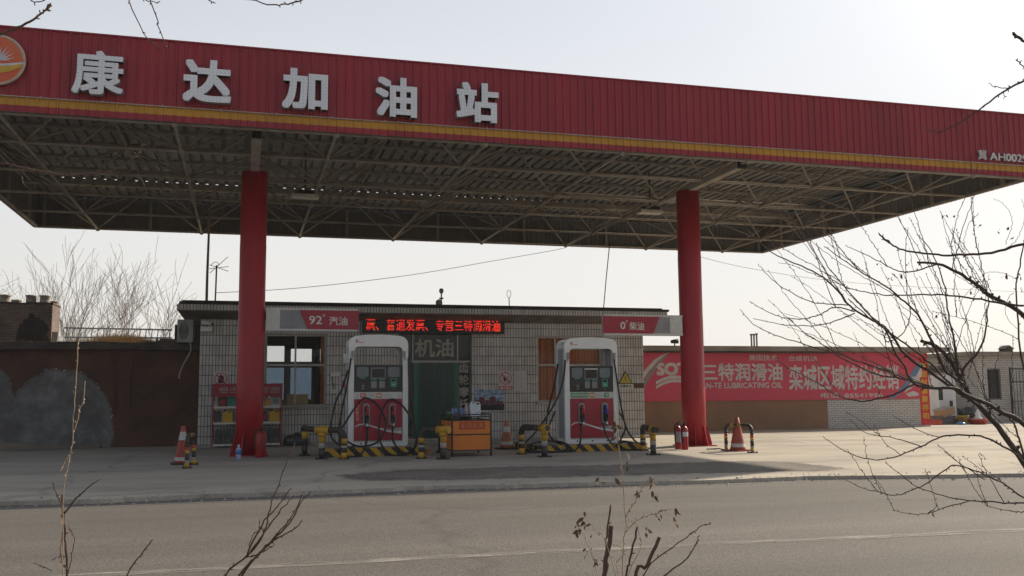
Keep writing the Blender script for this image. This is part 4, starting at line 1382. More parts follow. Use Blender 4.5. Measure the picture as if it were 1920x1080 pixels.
# ================================================================== FUEL DISPENSERS
def rrect(x0, x1, z0, z1, r, n=6, rb=None):
    """rounded rectangle, counter-clockwise seen from -y; rb = radius of the lower corners"""
    rb = r if rb is None else rb
    pts = []
    for cx, cz, a0, q in ((x1 - rb, z0 + rb, -90, rb), (x1 - r, z1 - r, 0, r), (x0 + r, z1 - r, 90, r), (x0 + rb, z0 + rb, 180, rb)):
        for k in range(n + 1):
            a = math.radians(a0 + 90 * k / n)
            pts.append((cx + q * math.cos(a), cz + q * math.sin(a)))
    return pts
HOLD = {}
def dispenser(ox, oy, oz, label, red2, grade):
    t = thing('fuel_dispenser', label, 'fuel pump', (ox, oy, oz), 0, 'fuel dispensers on the islands')
    W_, H_, Dp = 1.17, 2.20, .56
    # white arch: outer shape with slightly bowed top, window opening above the display
    bo = []
    x0, x1 = -W_ / 2, W_ / 2
    outer = rrect(x0, x1, 0, H_ - .07, .17, 8, .08)
    outer = [(a, z + (.07 * (1 - (a / x1) ** 2) if z > H_ - .40 else 0)) for a, z in outer]
    # arch top as strip so that the bow is smooth
    def ring_(y0, y1, z_lo):
        b = MB()
        iw, it = W_ / 2 - .105, H_ - .255
        arc_o, arc_i = [], []
        n = 28
        for k in range(n + 1):
            s_ = -1 + 2 * k / n
            ax = math.copysign(1, s_)
            u_ = abs(s_)
            # superellipse for rounded shoulders
            ang = (1 - u_) * math.pi / 2
            e = 0.30
            xo = ax * W_ / 2 * abs(math.cos(ang)) ** e if u_ > 0 else 0
            xo = s_ * W_ / 2 if u_ < .70 else ax * (W_ / 2 - .17 + .17 * math.sin((u_ - .70) / .30 * math.pi / 2))
            zo = H_ - .02 - .05 * u_ ** 2 if u_ < .70 else (H_ - .02 - .05 * .49) - .17 * (1 - math.cos((u_ - .70) / .30 * math.pi / 2))
            xi = s_ * iw if u_ < .80 else ax * (iw * .80 + .20 * iw * math.sin((u_ - .8) / .2 * math.pi / 2))
            zi = it if u_ < .80 else it - .09 * (1 - math.cos((u_ - .8) / .2 * math.pi / 2))
            arc_o.append((xo, zo))
            arc_i.append((xi, zi))
        po = [(-W_ / 2, z_lo)] + arc_o + [(W_ / 2, z_lo)]
        pi_ = [(-iw, z_lo)] + arc_i + [(iw, z_lo)]
        N = len(po)
        vs = [(a, y0, z) for a, z in po] + [(a, y0, z) for a, z in pi_] + [(a, y1, z) for a, z in po] + [(a, y1, z) for a, z in pi_]
        fs = []
        for i in range(N - 1):
            fs.append((i, N + i, N + i + 1, i + 1))
            fs.append((2 * N + i, 2 * N + i + 1, 3 * N + i + 1, 3 * N + i))
        b.add(vs, fs)
        b.add(vs, [(i, i + 1, 2 * N + i + 1, 2 * N + i) for i in range(N - 1)] + [(N + i, 3 * N + i, 3 * N + i + 1, N + i + 1) for i in range(N - 1)], 0, True)
        b.add(vs, [(0, 2 * N, 3 * N, N), (N - 1, 2 * N - 1, 4 * N - 1, 3 * N - 1)])
        return b, iw
    hs = 0.045
    b, iw = ring_(0, .09, 0.10)
    b2, _ = ring_(Dp - .09, Dp, 0.10)
    b.v += []
    fr_ = b.build('front_frame', 'pump_white', t)
    b2.build('rear_frame', 'pump_white', t)
    s_ = MB()
    N_ = 14
    s_.box((-W_ / 2 + .015, .092, .10), (-iw - .01, Dp - .092, 1.95)).box((iw + .01, .092, .10), (W_ / 2 - .015, Dp - .092, 1.95))
    s_.build('side_panel', 'pump_grey', t)
    tp = MB()
    vs = []
    for k in range(15):
        x = -.50 + 1.0 * k / 14
        vs += [(x, .092, H_ - .075 - .05 * (x / .585) ** 2), (x, Dp - .092, H_ - .075 - .05 * (x / .585) ** 2)]
    tp.add(vs, [(2 * i, 2 * i + 2, 2 * i + 3, 2 * i + 1) for i in range(14)], 0, True)
    tp.box((-.49, .092, H_ - .252), (.49, Dp - .092, H_ - .16))
    tp.build('top_panel', 'pump_white', t)
    # lower body
    MB().prism(rrect(-W_ / 2, W_ / 2, 0, .105, .03, 4, .05), 0.003, Dp - .003).build('base_skirt', 'pump_white', t)
    h = MB()
    for x in (-.33, 0, .33):
        h.cyl((x, .0, .055), (x, .006, .055), .017, 12)
    for k in range(16):
        h.box((-.46 + k * .06, .0, .088), (-.425 + k * .06, .004, .097))
    h.build('bolt_hole', 'black_hole', t)
    MB().box((-iw + .003, .035, .11), (iw - .003, Dp - .035, 1.045)).build('lower_cabinet', 'pump_white', t)
    door = MB().box((-iw + .012, .012, .115), (iw - .012, .034, .915)).build('red_door', 'pump_red', t)
    sw = [(-.46, .355), (-.44, .40), (-.38, .435), (-.30, .445), (-.2, .43), (0, .37), (.2, .31), (.46, .295), (.46, .235), (.22, .268), (0, .335), (-.2, .402), (-.30, .42), (-.38, .412), (-.44, .38)]
    MB().prism(sw[::-1], .0085, .0115).build('white_swoosh', 'text_white', door)
    MB().prism([(.13, .335), (.46, .30), (.46, .36), (.30, .345)], .0088, .0115).build('grey_swoosh', 'pump_grey', door)
    # strip with grade stickers
    strip = MB().box((-iw + .005, .010, .925), (iw - .005, .034, 1.05)).build('grade_strip', 'white_paint', t)
    if grade == '92':
        MB().box((-.355, .006, .945), (-.245, .0095, 1.03)).build('grade_sticker', 'sticker_red', strip)
        text('92', -.34, -.26, .96, 1.015, .0055, .002, 'grade_text', 'text_white', strip, .01, 2)
        MB().box((-.04, .006, .945), (.065, .0095, 1.03)).build('grade_sticker', 'sticker_orange', strip)
        g = MB()
        for k in range(3):
            g.box((-.22 + k * .055, .008, .95), (-.185 + k * .055, .0098, 1.02)).box((.10 + k * .055, .008, .95), (.135 + k * .055, .0098, 1.02))
        g.box((-.43, .008, .95), (-.385, .0098, 1.02)).box((.40, .008, .95), (.43, .0098, 1.02))
        g.build('print_block', 'paper', strip)
    else:
        MB().box((-.455, .006, .94), (-.07, .0095, 1.035)).build('grade_sticker', 'sticker_green', strip)
        text('0号车用柴油', -.44, -.085, .955, 1.02, .0055, .002, 'grade_text', 'text_white', strip, .01, 2)
        MB().box((-.045, .006, .94), (.065, .0095, 1.035)).build('grade_sticker', 'sticker_orange', strip)
        MB().box((.275, .006, .94), (.375, .0095, 1.035)).build('grade_sticker', 'sticker_green', strip)
        text('VI', .295, .355, .955, 1.02, .0055, .002, 'grade_text', 'text_white', strip, .01, 2)
        MB().box((.08, .008, .95), (.26, .0098, 1.02)).build('print_block', 'paper', strip)
    MB().prism(rrect(-.03, .05, .972, 1.0, .012), .0035, .0058).build('hand_icon', 'text_white', strip)
    # black display head
    head = MB().box((-iw + .004, .014, 1.056), (iw - .004, Dp - .014, 1.585)).build('display_head', 'pump_black', t)
    MB().prism(rrect(-.425, -.195, 1.345, 1.545, .03), .008, .0135).build('price_screen', 'screen_grey', head)
    MB().prism(rrect(.185, .415, 1.345, 1.545, .03), .008, .0135).build('price_screen', 'screen_grey', head)
    MB().box((-.15, .006, 1.315), (.14, .0135, 1.53)).build('screen_bezel', 'screen_bezel', head)
    MB().box((-.13, .003, 1.335), (.12, .0055, 1.51)).build('media_screen', 'screen_dark', head)
    for x in (-.145, .015):
        kp = MB().box((x, .004, 1.13), (x + .11, .0135, 1.265)).build('keypad', 'key_grey', head)
        kk = MB()
        for i in range(3):
            for j in range(4):
                kk.box((x + .012 + i * .032, .0015, 1.14 + j * .03), (x + .036 + i * .032, .0038, 1.162 + j * .03))
        kk.build('keys', 'screen_bezel', kp)
        MB().box((x, .006, 1.285), (x + .11, .0135, 1.308)).build('key_label', 'key_green', head)
    MB().box((-.37, .006, 1.315), (-.25, .0135, 1.338)).build('key_label', 'key_green', head)
    cr = MB().box((.235, .006, 1.15), (.36, .0135, 1.32)).build('card_reader', 'key_green', head)
    MB().box((.255, .003, 1.25), (.34, .0055, 1.305)).build('reader_screen', 'screen_dark', cr)
    MB().box((.285, .003, 1.185), (.31, .0055, 1.205)).build('reader_mark', 'text_white', cr)
    ic = MB()
    ic.box((-.325, .011, 1.165), (-.27, .0135, 1.178)).box((-.315, .011, 1.21), (-.28, .0135, 1.214))
    ic.prism([(-.325, 1.10), (-.315, 1.10), (-.30, 1.125), (-.285, 1.10), (-.275, 1.10), (-.30, 1.14)], .011, .0135)
    ic.prism([(.285, 1.10), (.30, 1.125), (.315, 1.10), (.30, 1.11)], .011, .0135)
    ic.build('icons', 'text_grey', head)
    if grade != '92':
        MB().box((-.15, .001, 1.515), (.14, .0055, 1.533)).build('screen_light', 'chrome', head)
    # drop logo on the arch
    zc = H_ - .155
    dp = [(-.43, zc + .045)] + [(-.43 + .027 * math.cos(a), zc + .027 * math.sin(a)) for a in [math.radians(140 + 260 * k / 14) for k in range(15)]]
    lo = MB().prism(dp, -.003, -.0005).build('drop_logo', 'text_red', fr_)
    MB().prism([(-.43 + .012 * math.cos(a), zc - .004 + .012 * math.sin(a)) for a in [2 * math.pi * k / 10 for k in range(10)]], -.005, -.0032).build('logo_dot', 'pump_white', lo)
    lt = MB()
    for k in range(5):
        lt.prism([(-.39 + k * .02, zc - .03), (-.378 + k * .02, zc - .03), (-.370 + k * .02, zc - .012 + .006 * (k == 0)), (-.382 + k * .02, zc - .012 + .006 * (k == 0))], -.003, -.0005)
    lt.build('logo_script', 'text_red', fr_)
    # hose guides on the arch sides
    for x in (-.515, .505):
        gd = MB().prism(rrect(x - .022, x + .022, 1.72, 1.86, .015), -.04, -.0005).build('hose_guide', 'boot_grey', t)
        MB().cyl((x + (.01 if x > 0 else .0), -.025, 1.72), (x + (.02 if x > 0 else -.0), -.03, 1.675), .016, 10).build('ferrule', 'chrome', gd)
    if grade == '92':
        MB().box((-W_ / 2 - .085, .10, 1.62), (-W_ / 2, .34, 1.80)).build('side_box', 'white_paint', t)
        MB().prism(rrect(-.46, -.36, .48, .83, .01), .0075, .0115).build('side_sticker', 'sticker_red', door)
        for k, ch in enumerate('92车用汽油'[2:]):
            text(ch, -.435, -.385, .70 - .062 * k, .745 - .062 * k, .007, .002, 'sticker_text', 'text_white', door, 0, 2)
        text('92', -.44, -.38, .765, .81, .007, .002, 'sticker_text', 'text_white', door, 0, 2)
    # two nozzle boots with nozzles
    for i, x in enumerate((-.235, .275)):
        bt = MB().prism(rrect(x - .068, x + .068, .40, .83, .067), -.03, .0115).build('nozzle_boot', 'boot_grey', t)
        MB().prism(rrect(x - .043, x + .043, .44, .795, .042), -.034, -.0305).build('boot_recess', 'pump_black', bt)
        nz = 'nozzle_red' if (i == 0 or not red2) else 'nozzle_blue'
        if red2 and i == 1:
            nz = 'nozzle_blue'
        no_ = MB()
        no_.tube(smooth([(x, -.035, .76), (x + .005, -.075, .73), (x + .012, -.085, .67), (x + .018, -.075, .59)]), [.02] * 16, 10)
        no_.box((x - .02, -.10, .60), (x + .045, -.06, .70))
        nzo = no_.build('nozzle', nz, t)
        MB().tube([(x - .01, -.11, .72), (x + .005, -.125, .62), (x + .02, -.11, .52)], .008, 6).build('trigger_guard', 'pump_black', nzo)
        MB().box((x - .018, -.10, .46), (x + .04, -.055, .598)).build('nozzle_grip', 'pump_black', nzo)
        MB().cyl((x + .014, -.08, .46), (x + .014, -.08, .34), .019, 12).cyl((x + .014, -.08, .42), (x + .014, -.08, .38), .025, 12).build('swivel', 'chrome', nzo)
        MB().box((x - .035, -.008, .86), (x - .015, .0115, .875)).box((x + .015, -.008, .86), (x + .035, .0115, .875)).build('lock_eye', 'pump_black', door)
    return t
P1 = (6.475, 2.60, .17)
P2 = (10.85, 2.40, .14)
d1 = dispenser(*P1, 'white and red petrol pump marked 92 beside the green strip curtain door', False, '92')
d2 = dispenser(*P2, 'white and red diesel pump with green sticker in front of the orange curtained window', True, '0')
def hose(parent, off, pts, y_hi, y_lo, v_hi=790, v_lo=850, r=.0195):
    P = []
    for u, v in pts:
        k = min(1, max(0, (v - v_hi) / (v_lo - v_hi)))
        p = Y(u, v, y_hi + (y_lo - y_hi) * k)
        p.z = max(p.z, .02)
        P.append(p - Vector(off))
    MB().tube(smooth(P, 5), r, 8).build('hose', 'rubber', parent)
hose(d1, P1, [(658, 672), (654, 700), (649, 731), (640, 774), (637, 804), (639, 838), (652, 856), (668, 856)], 2.5, 2.12)
hose(d1, P1, [(652, 694), (641, 730), (630, 752), (620, 798), (622, 820), (636, 834), (655, 838), (665, 836)], 2.56, 2.3)
hose(d1, P1, [(634, 806), (643, 800), (661, 771), (679, 749), (692, 748), (710, 762), (722, 786), (721, 810), (707, 829), (688, 836), (668, 836), (650, 827)], 2.42, 2.18)
hose(d1, P1, [(689, 801), (688, 823), (682, 844), (670, 856), (655, 858)], 2.5, 2.1)
hose(d1, P1, [(713, 829), (710, 804), (715, 774), (725, 754), (737, 749), (753, 759), (768, 780), (777, 804), (782, 826), (774, 844), (759, 853), (737, 855), (722, 844), (713, 829)], 2.38, 2.14)
hose(d1, P1, [(736, 801), (737, 826), (747, 841), (762, 850), (776, 840), (782, 822)], 2.5, 2.16)
hose(d1, P1, [(766, 670), (767, 713), (771, 749), (777, 792), (781, 822), (777, 840)], 2.5, 2.2)
hose(d2, P2, [(1060, 675), (1056, 713), (1044, 749), (1022, 786), (1001, 814), (986, 829), (981, 841), (995, 850), (1028, 852), (1059, 846), (1066, 835), (1047, 828), (1016, 828), (995, 833), (989, 843), (1013, 852), (1053, 853), (1077, 845), (1088, 829), (1089, 796)], 2.3, 1.92)
hose(d2, P2, [(1046, 682), (1040, 719), (1028, 768), (1025, 800), (1034, 822), (1050, 832), (1064, 840), (1050, 847), (1015, 847), (993, 840), (1000, 831), (1030, 826)], 2.62, 1.95)
hose(d2, P2, [(1041, 772), (1030, 796), (1024, 808)], 2.55, 2.4)
hose(d2, P2, [(1151, 674), (1158, 719), (1166, 768), (1175, 804), (1193, 829), (1212, 840), (1205, 848), (1175, 846), (1163, 834), (1170, 828), (1190, 832), (1214, 840)], 2.35, 1.98)
hose(d2, P2, [(1155, 765), (1169, 786), (1173, 804), (1163, 828), (1175, 836), (1208, 842)], 2.5, 2.05)
hose(d2, P2, [(1131, 795), (1137, 817), (1150, 834), (1175, 849), (1205, 850), (1214, 846)], 2.3, 1.95)

# ================================================================== BARRIERS
BARM = ['safety_black', 'safety_yellow', 'sign_char', 'sticker_red', 'iron']
def post(b, x, y, z1, r, bands, z0=.012):
    """bands: list of (fraction, material index) from the bottom"""
    z = z0
    for fr, mi in bands:
        zz = z + (z1 - z0) * fr
        b.cyl((x, y, z), (x, y, zz), r * (1.02 if mi == 2 else 1.0), 14, mi)
        z = zz
    return b
def foot(x, y, r):
    b = MB().box((x - r, y - r, 0), (x + r, y + r, .014))
    for sx in (-1, 1):
        for sy in (-1, 1):
            b.cyl((x + sx * r * .78, y + sy * r * .78, .012), (x + sx * r * .78, y + sy * r * .78, .035), .012, 6)
    return b
def tube_bands(b, pts, r, mis):
    P = [Vector(p) for p in pts]
    n = len(P) - 1
    k = 0
    for fr, mi in mis:
        e = min(n, k + max(1, round(fr * n)))
        b.tube(P[k:e + 1], r, 14, mi)
        k = e
        if k >= n:
            break
def corner_guard(label, tee, elbow, back, H, r=.056, tee_ext=None):
    """pipe guard: T-post, elbow post and one more leg, on base plates"""
    o = (tee[0], tee[1], 0)
    t = thing('pipe_barrier', label, 'barrier', o, 0, 'striped pipe barriers')
    T, E = Vector((0, 0, 0)), Vector((elbow[0] - tee[0], elbow[1] - tee[1], 0))
    dirE = E.normalized()
    b = post(MB(), 0, 0, H - .07, r, [(.42, 0), (.22, 2), (.36, 1)])
    b.cyl((0, 0, H - .12), (0, 0, H - .05), r * 1.25, 14, 1)
    p = b.build('post', BARM, t)
    foot(0, 0, .11).build('base_plate', 'iron', p)
    sl = MB().tube([-dirE * .13 + Vector((0, 0, H)), dirE * .13 + Vector((0, 0, H))], r * 1.28, 16, 1)
    sl.build('tee_sleeve', BARM, t)
    b = MB()
    R_ = .15
    L = E.length
    pts = [Vector((0, 0, H)) + dirE * s_ for s_ in (.131, (L - R_) * .6, L - R_)] if L > R_ + .2 else [Vector((0, 0, H)) + dirE * .131]
    for k in range(1, 9):
        a = k / 8 * math.pi / 2
        pts.append(Vector((0, 0, H)) + dirE * (L - R_ + R_ * math.sin(a)) - Vector((0, 0, R_ - R_ * math.cos(a))))
    b.tube(pts, r, 14, 0)
    b.build('elbow_pipe', BARM, t)
    b = post(MB(), E.x, E.y, H - R_, r, [(.30, 1), (.22, 0), (.12, 2), (.10, 0), (.26, 1)])
    p = b.build('post', BARM, t)
    foot(E.x, E.y, .09).build('base_plate', 'iron', p)
    if back is not None:
        Bv = Vector((back[0] - tee[0], back[1] - tee[1], 0))
        db = Bv.normalized()
        b = MB()
        Lb = Bv.length
        pts = [Vector((0, 0, H)) + db * s_ for s_ in (.13, Lb * .5, Lb - .05)]
        b.tube(pts, r, 14, 0)
        b.cyl(pts[-1], pts[-1] + db * .12, r * 1.1, 14, 0)
        b.build('rail_pipe', BARM, t)
        b = post(MB(), Bv.x, Bv.y, H - r, r, [(.45, 0), (.25, 0), (.30, 1)])
        p = b.build('post', BARM, t)
        foot(Bv.x, Bv.y, .10).build('base_plate', 'iron', p)
    elif tee_ext is not None:
        MB().tube([-dirE * .131 + Vector((0, 0, H)), -dirE * tee_ext + Vector((0, 0, H))], r, 14, 0).build('rail_end', BARM, t)
def gp(u, v):
    p = G(u, v)
    return (p.x, p.y)
corner_guard('striped corner pipe barrier between the left column and the left pump', gp(603, 861), gp(645, 861), gp(571, 855), .53)
corner_guard('striped pipe barrier between the left pump and the orange cart', gp(831, 861), gp(790, 860), (gp(822, 855)[0] + .25, gp(822, 855)[1] + 1.0), .53)
corner_guard('striped pipe barrier with hoses coiled round it left of the diesel pump', gp(1021, 857), (gp(978, 852)[0], gp(978, 852)[1]), None, .53, tee_ext=.12)
corner_guard('striped pipe barrier at the right end of the diesel pump island', gp(1225, 853), gp(1206, 845), None, .48, tee_ext=.42)
def hoop(label, a, b_, H, r=.036):
    o = (a[0], a[1], 0)
    t = thing('hoop_barrier', label, 'barrier', o, 0, 'striped hoop barriers')
    E = Vector((b_[0] - a[0], b_[1] - a[1], 0))
    d = E.normalized()
    L = E.length
    R_ = .12
    for q in (Vector((0, 0, 0)), E):
        bb = post(MB(), q.x, q.y, H - R_, r, [(.20, 1), (.10, 2), (.27, 0), (.15, 1), (.13, 3), (.15, 0)])
        p = bb.build('post', BARM, t)
        foot(q.x, q.y, .075).build('base_plate', 'iron', p)
    pts = []
    for k in range(9):
        an = k / 8 * math.pi / 2
        pts.append(d * (R_ - R_ * math.cos(an)) + Vector((0, 0, H - R_ + R_ * math.sin(an))))
    m_ = 10
    for k in range(1, m_):
        pts.append(d * (R_ + (L - 2 * R_) * k / m_) + Vector((0, 0, H)))
    for k in range(9):
        an = k / 8 * math.pi / 2
        pts.append(d * (L - R_ + R_ * math.sin(an)) + Vector((0, 0, H - R_ + R_ * math.cos(an))))
    bb = MB()
    tube_bands(bb, pts, r, [(.33, 0), (.08, 1), (.08, 0), (.08, 1), (.08, 0), (.4, 0)])
    bb.build('hoop_pipe', BARM, t)
hoop('striped hoop barrier in the sunlight right of the right column', gp(1362, 845), gp(1411, 849), .52)
hoop('striped hoop barrier seen end on beside the leaning cone at far left', gp(350, 878), (gp(350, 878)[0] + .07, gp(350, 878)[1] + .80), .52)

# ================================================================== CONES
def cone(label, x, y, H, mats, bands, tilt=0.0, rbase=.16, sq=.2):
    t = thing('traffic_cone', label, 'cone', (x, y, 0), 0, 'traffic cones')
    t.rotation_euler = (0, tilt, .2)
    prof, mis = [], []
    zs = [.03] + [z for z, m_ in bands] + [H]
    ms = [bands[0][1] if False else 0]
    z0 = .03
    prof.append((rbase, z0))
    cur = 0
    for z, m_ in bands:
        rr_ = rbase + (0.035 - rbase) * (z - .03) / (H - .03)
        prof.append((rr_, z)); mis.append(cur)
        cur = m_
    prof.append((.035, H)); mis.append(cur)
    prof.append((.022, H + .002)); mis.append(cur)
    MB().lathe(prof, n=24, mis=mis).build('cone_body', mats, t)
    R4 = rrect(-sq, sq, -sq, sq, .05)
    N4 = len(R4)
    MB().add([(a, c, 0) for a, c in R4] + [(a, c, .03) for a, c in R4], [list(range(N4))[::-1], list(range(N4, 2 * N4))] + [(i, (i + 1) % N4, N4 + (i + 1) % N4, N4 + i) for i in range(N4)]).build('cone_base', mats[2] if len(mats) > 2 else 'cone_base', t)
    return t
g = gp(338, 873)
cone('faded red cone with white bands beside the hoop barrier at far left', g[0], g[1] + .25, .66, ['cone_red', 'cone_band', 'cone_base'], [(.07, 1), (.13, 0), (.42, 1), (.56, 0)], .03, .125, .165)
g = gp(950, 842)
cone('small dull orange cone against the tiled wall right of the cart', g[0], g[1], .60, ['cone_dull', 'cone_band', 'cone_base'], [(.10, 1), (.16, 0), (.36, 1), (.48, 0)], .0, .15, .2)
g = gp(1397, 847)
cone('red cone standing under the hoop barrier in the sunlight', g[0], g[1] + .28, .66, ['cone_red', 'cone_band', 'cone_red'], [(.08, 1), (.15, 0), (.48, 1), (.50, 0)], .0, .155, .19)

# ================================================================== CART
g0, g1 = G(848, 857), G(923, 853)
cx0, cx1, cy0 = 7.69, 8.47, 1.45
o = ((cx0 + cx1) / 2, cy0, 0)
t = thing('display_cart', 'orange wheeled cart with white jug on top beside the green curtain', 'cart', o)
CW = (cx1 - cx0) / 2
CD = 1.05
b = MB()
for x in (-CW, CW - .03):
    for y in (0, CD - .03):
        b.box((x, y, .092), (x + .03, y + .03, .80))
for z in (.105, .40, .665, .775):
    b.box((-CW + .031, .003, z), (CW - .031, .027, z + .022)).box((-CW + .031, CD - .027, z), (CW - .031, CD - .003, z + .022))
    b.box((-CW + .003, .031, z), (-CW + .027, CD - .031, z + .022)).box((CW - .027, .031, z), (CW - .003, CD - .031, z + .022))
b.build('frame', 'cart_frame', t)
fp = MB().box((-CW + .032, .008, .424), (CW - .032, .02, .663)).box((-CW + .032, .008, .129), (CW - .032, .02, .398))
fpo = fp.build('front_panel', 'cart_orange', t)
MB().box((-CW + .15, .0045, .51), (-CW + .15 + .50, .0075, .645)).build('name_plate', 'sticker_red', fpo)
text('车用尿素', -CW + .17, -CW + .63, .525, .632, .0042, .002, 'plate_text', 'sticker_orange', fpo, .012, 2)
MB().box((-CW + .008, .032, .129), (-CW + .02, CD - .032, .398)).box((-CW + .008, .032, .424), (-CW + .02, CD - .032, .663)).build('side_panel', 'cart_orange', t)
MB().box((CW - .02, .032, .129), (CW - .008, CD - .032, .663)).build('side_panel', 'cart_orange', t)
MB().box((-CW + .028, .028, .735), (CW - .028, CD - .028, .75)).build('tray', 'cart_frame', t)
for x in (-CW + .015, CW - .015):
    for y in (.02, CD - .02):
        w_ = MB().cyl((x - .012, y, .045), (x + .012, y, .045), .045, 14).build('caster', 'rubber', t)
        MB().box((x - .02, y - .012, .046), (x - .0135, y + .012, .095)).box((x + .0135, y - .012, .046), (x + .02, y + .012, .095)).build('caster_fork', 'iron', w_)
CZ = .75
def jug(x, y, z, w_, d_, h_, m, label, cat='jug', lab=None, name='oil_jug', cap='jug_black', group=None, handle=True):
    """moulded jug: body with a sloping shoulder, handle loop and cap"""
    t = thing(name, label, cat, (x, y, z), 0, group)
    b = MB()
    sh = h_ * .72
    poly = [(-w_ / 2 + .01, 0), (w_ / 2 - .01, 0), (w_ / 2, .015), (w_ / 2, sh * .95), (w_ / 2 - .012, sh), (w_ * .16, sh), (w_ * .10, h_ * .76), (-w_ * .20, h_ * .92), (-w_ * .42, h_ * .92), (-w_ / 2, h_ * .78), (-w_ / 2, .015)] if not handle else \
        [(-w_ / 2 + .01, 0), (w_ / 2 - .01, 0), (w_ / 2, .015), (w_ / 2, h_ * .82), (w_ / 2 - .03, h_), (w_ * .02, h_), (-w_ * .10, h_ * .88), (-w_ * .42, h_ * .88), (-w_ / 2, h_ * .78), (-w_ / 2, .015)]
    b.prism(poly, -d_ / 2, d_ / 2)
    body = b.build('jug_body', m, t)
    if handle:
        MB().prism(rrect(w_ * .08, w_ * .36, h_ * .80, h_ * .92, h_ * .05), -d_ / 2 - .002, d_ / 2 + .002).build('handle_gap', 'pump_black', body)
    MB().cyl((-w_ * .28, 0, h_ * .88 if handle else h_ * .92), (-w_ * .28, 0, h_ * (1.02 if handle else 1.04)), min(d_, w_) * .16, 12).build('cap', cap, t)
    if lab:
        MB().box((-w_ * .36, -d_ / 2 - .003, h_ * .16), (w_ * .36, -d_ / 2 - .0005, h_ * .56)).build('jug_label', lab, body)
    return t
ctx, cty = o[0], o[1]
j = jug(ctx - CW + .50, cty + .22, CZ, .20, .14, .27, 'jug_white', 'white urea jug with blue label on the orange cart', 'jug', None, 'urea_jug', 'jug_white')
lb = j.children[0]
MB().prism([(-.015, .035), (.085, .035), (.085, .10), (.03, .10), (-.015, .06)], -.073, -.0705).build('jug_label', 'text_white', lb)
MB().prism([(-.01, .045), (.03, .075), (.085, .095), (.085, .08), (.035, .06), (.0, .035)], -.0755, -.0732).build('label_wave', 'label_blue', lb)
cols = [('bottle_blue', 'blue shrink-wrapped bottle pack at the left of the cart top', -.24, .35), ('bottle_blue', 'blue bottle pack second from the left on the cart top', -.10, .25), ('bottle_clear', 'clear bluish bottle pack in the middle of the cart top', .0, .38)]
for m, lbl, dx, dy in cols:
    t = thing('bottle_pack', lbl, 'bottles', (ctx + dx - .02, cty + dy, CZ), 0, 'bottle packs on the cart')
    b = MB()
    for i in range(2):
        for k in range(2):
            b.lathe([(.024, 0), (.026, .01), (.026, .10), (.012, .135), (.010, .16)], (-.028 + i * .056, -.028 + k * .056, 0), 10)
    b.build('bottles', m, t)
    MB().box((-.058, -.058, .004), (.058, .058, .10)).build('wrap', 'window_glass', t)
t = thing('peach_bottle', 'peach coloured bottle between the blue packs and the white jug', 'bottle', (ctx - CW + .345, cty + .24, CZ))
MB().lathe([(.035, 0), (.037, .01), (.037, .15), (.015, .19), (.013, .205)], n=14).build('bottle_body', 'bottle_peach', t)
MB().cyl((0, 0, .206), (0, 0, .23), .016, 10).build('cap', 'text_white', t)
t = thing('green_box', 'flat green box at the left back corner of the cart top', 'box', (ctx - CW + .16, cty + .72, CZ))
MB().box((-.10, -.08, 0), (.10, .08, .07)).build('carton', 'sticker_green', t)
MB().box((-.101, -.02, .0705), (.101, .02, .073)).build('tape', 'text_white', t)
# small brick-like carton on the ground by the cart
t = thing('small_carton', 'small brown carton on the ground left of the cart', 'box', (G(803, 852).x, G(803, 852).y, 0))
MB().box((-.06, -.06, 0), (.06, .06, .11)).build('carton_body', 'carton', t)
MB().box((-.061, -.012, .1105), (.061, .012, .113)).build('tape', 'clay_pot', t)

# ================================================================== OIL RACK
SX0, SX1, SY, SZ = 3.25, 4.79, 6.66, 1.45
o = ((SX0 + SX1) / 2, SY, 0)
HW = (SX1 - SX0) / 2
t = thing('oil_rack', 'red metal rack of oil bottles against the shop wall behind the left column', 'rack', o)
for x in (-HW, HW - .03):
    b = MB()
    b.box((x, 0, 0), (x + .03, .04, SZ - .005)).box((x, .36, 0), (x + .03, .40, SZ - .005))
    for z in (.3, .8):
        b.box((x + .006, .041, z), (x + .024, .359, z + .02))
    b.build('upright', 'shelf_red', t)
hd = MB().box((-HW - .01, -.025, SZ - .30), (HW + .01, .015, SZ)).build('header_board', 'shelf_red', t)
for xo in (-.62, .28):
    text('SOTX', xo, xo + .19, SZ - .165, SZ - .085, -.026, .002, 'header_text', 'text_grey', hd, .02, 2)
    MB().prism([(xo, SZ - .215), (xo + .05, SZ - .185), (xo + .14, SZ - .185), (xo + .19, SZ - .215), (xo + .14, SZ - .20), (xo + .05, SZ - .20)], -.028, -.0255).build('header_mark', 'text_grey', hd)
    text('三特润滑油', xo + .22, xo + .58 if xo < 0 else xo + .44, SZ - .165, SZ - .085, -.026, .002, 'header_text', 'text_grey', hd, .01, 2)
    MB().box((xo + .22, -.0275, SZ - .205), (xo + .44, -.0255, SZ - .192)).build('header_mark', 'text_grey', hd)
for k, z in enumerate((.04, .53, .89)):
    s_ = MB().box((-HW + .031, .0, z), (HW - .031, .38, z + .045))
    so_ = s_.build('shelf', 'shelf_white', t)
MB().box((-HW + .031, .385, .09), (HW - .031, .395, SZ - .31)).build('back_mesh', 'window_glass', t)
RG = 'oil bottles on the red rack'
defs = [(-.70, .10, .14, 'jug_grey', 'pale thin bottle at the left end of the top shelf', False), (-.55, .20, .25, 'jug_maroon', 'dark red jug at the left of the top shelf', True), (-.34, .17, .25, 'jug_teal', 'teal green jug on the top shelf left of the column', True), (-.17, .13, .23, 'jug_dark', 'dark grey jug on the top shelf next to the teal one', True),
        (.33, .10, .16, 'jug_grey', 'small pale bottle on the top shelf right of the column', False), (.46, .11, .25, 'sticker_orange', 'orange bottle on the top shelf right of the column', False), (.63, .22, .28, 'jug_grey', 'big pale grey jug at the right end of the top shelf', True)]
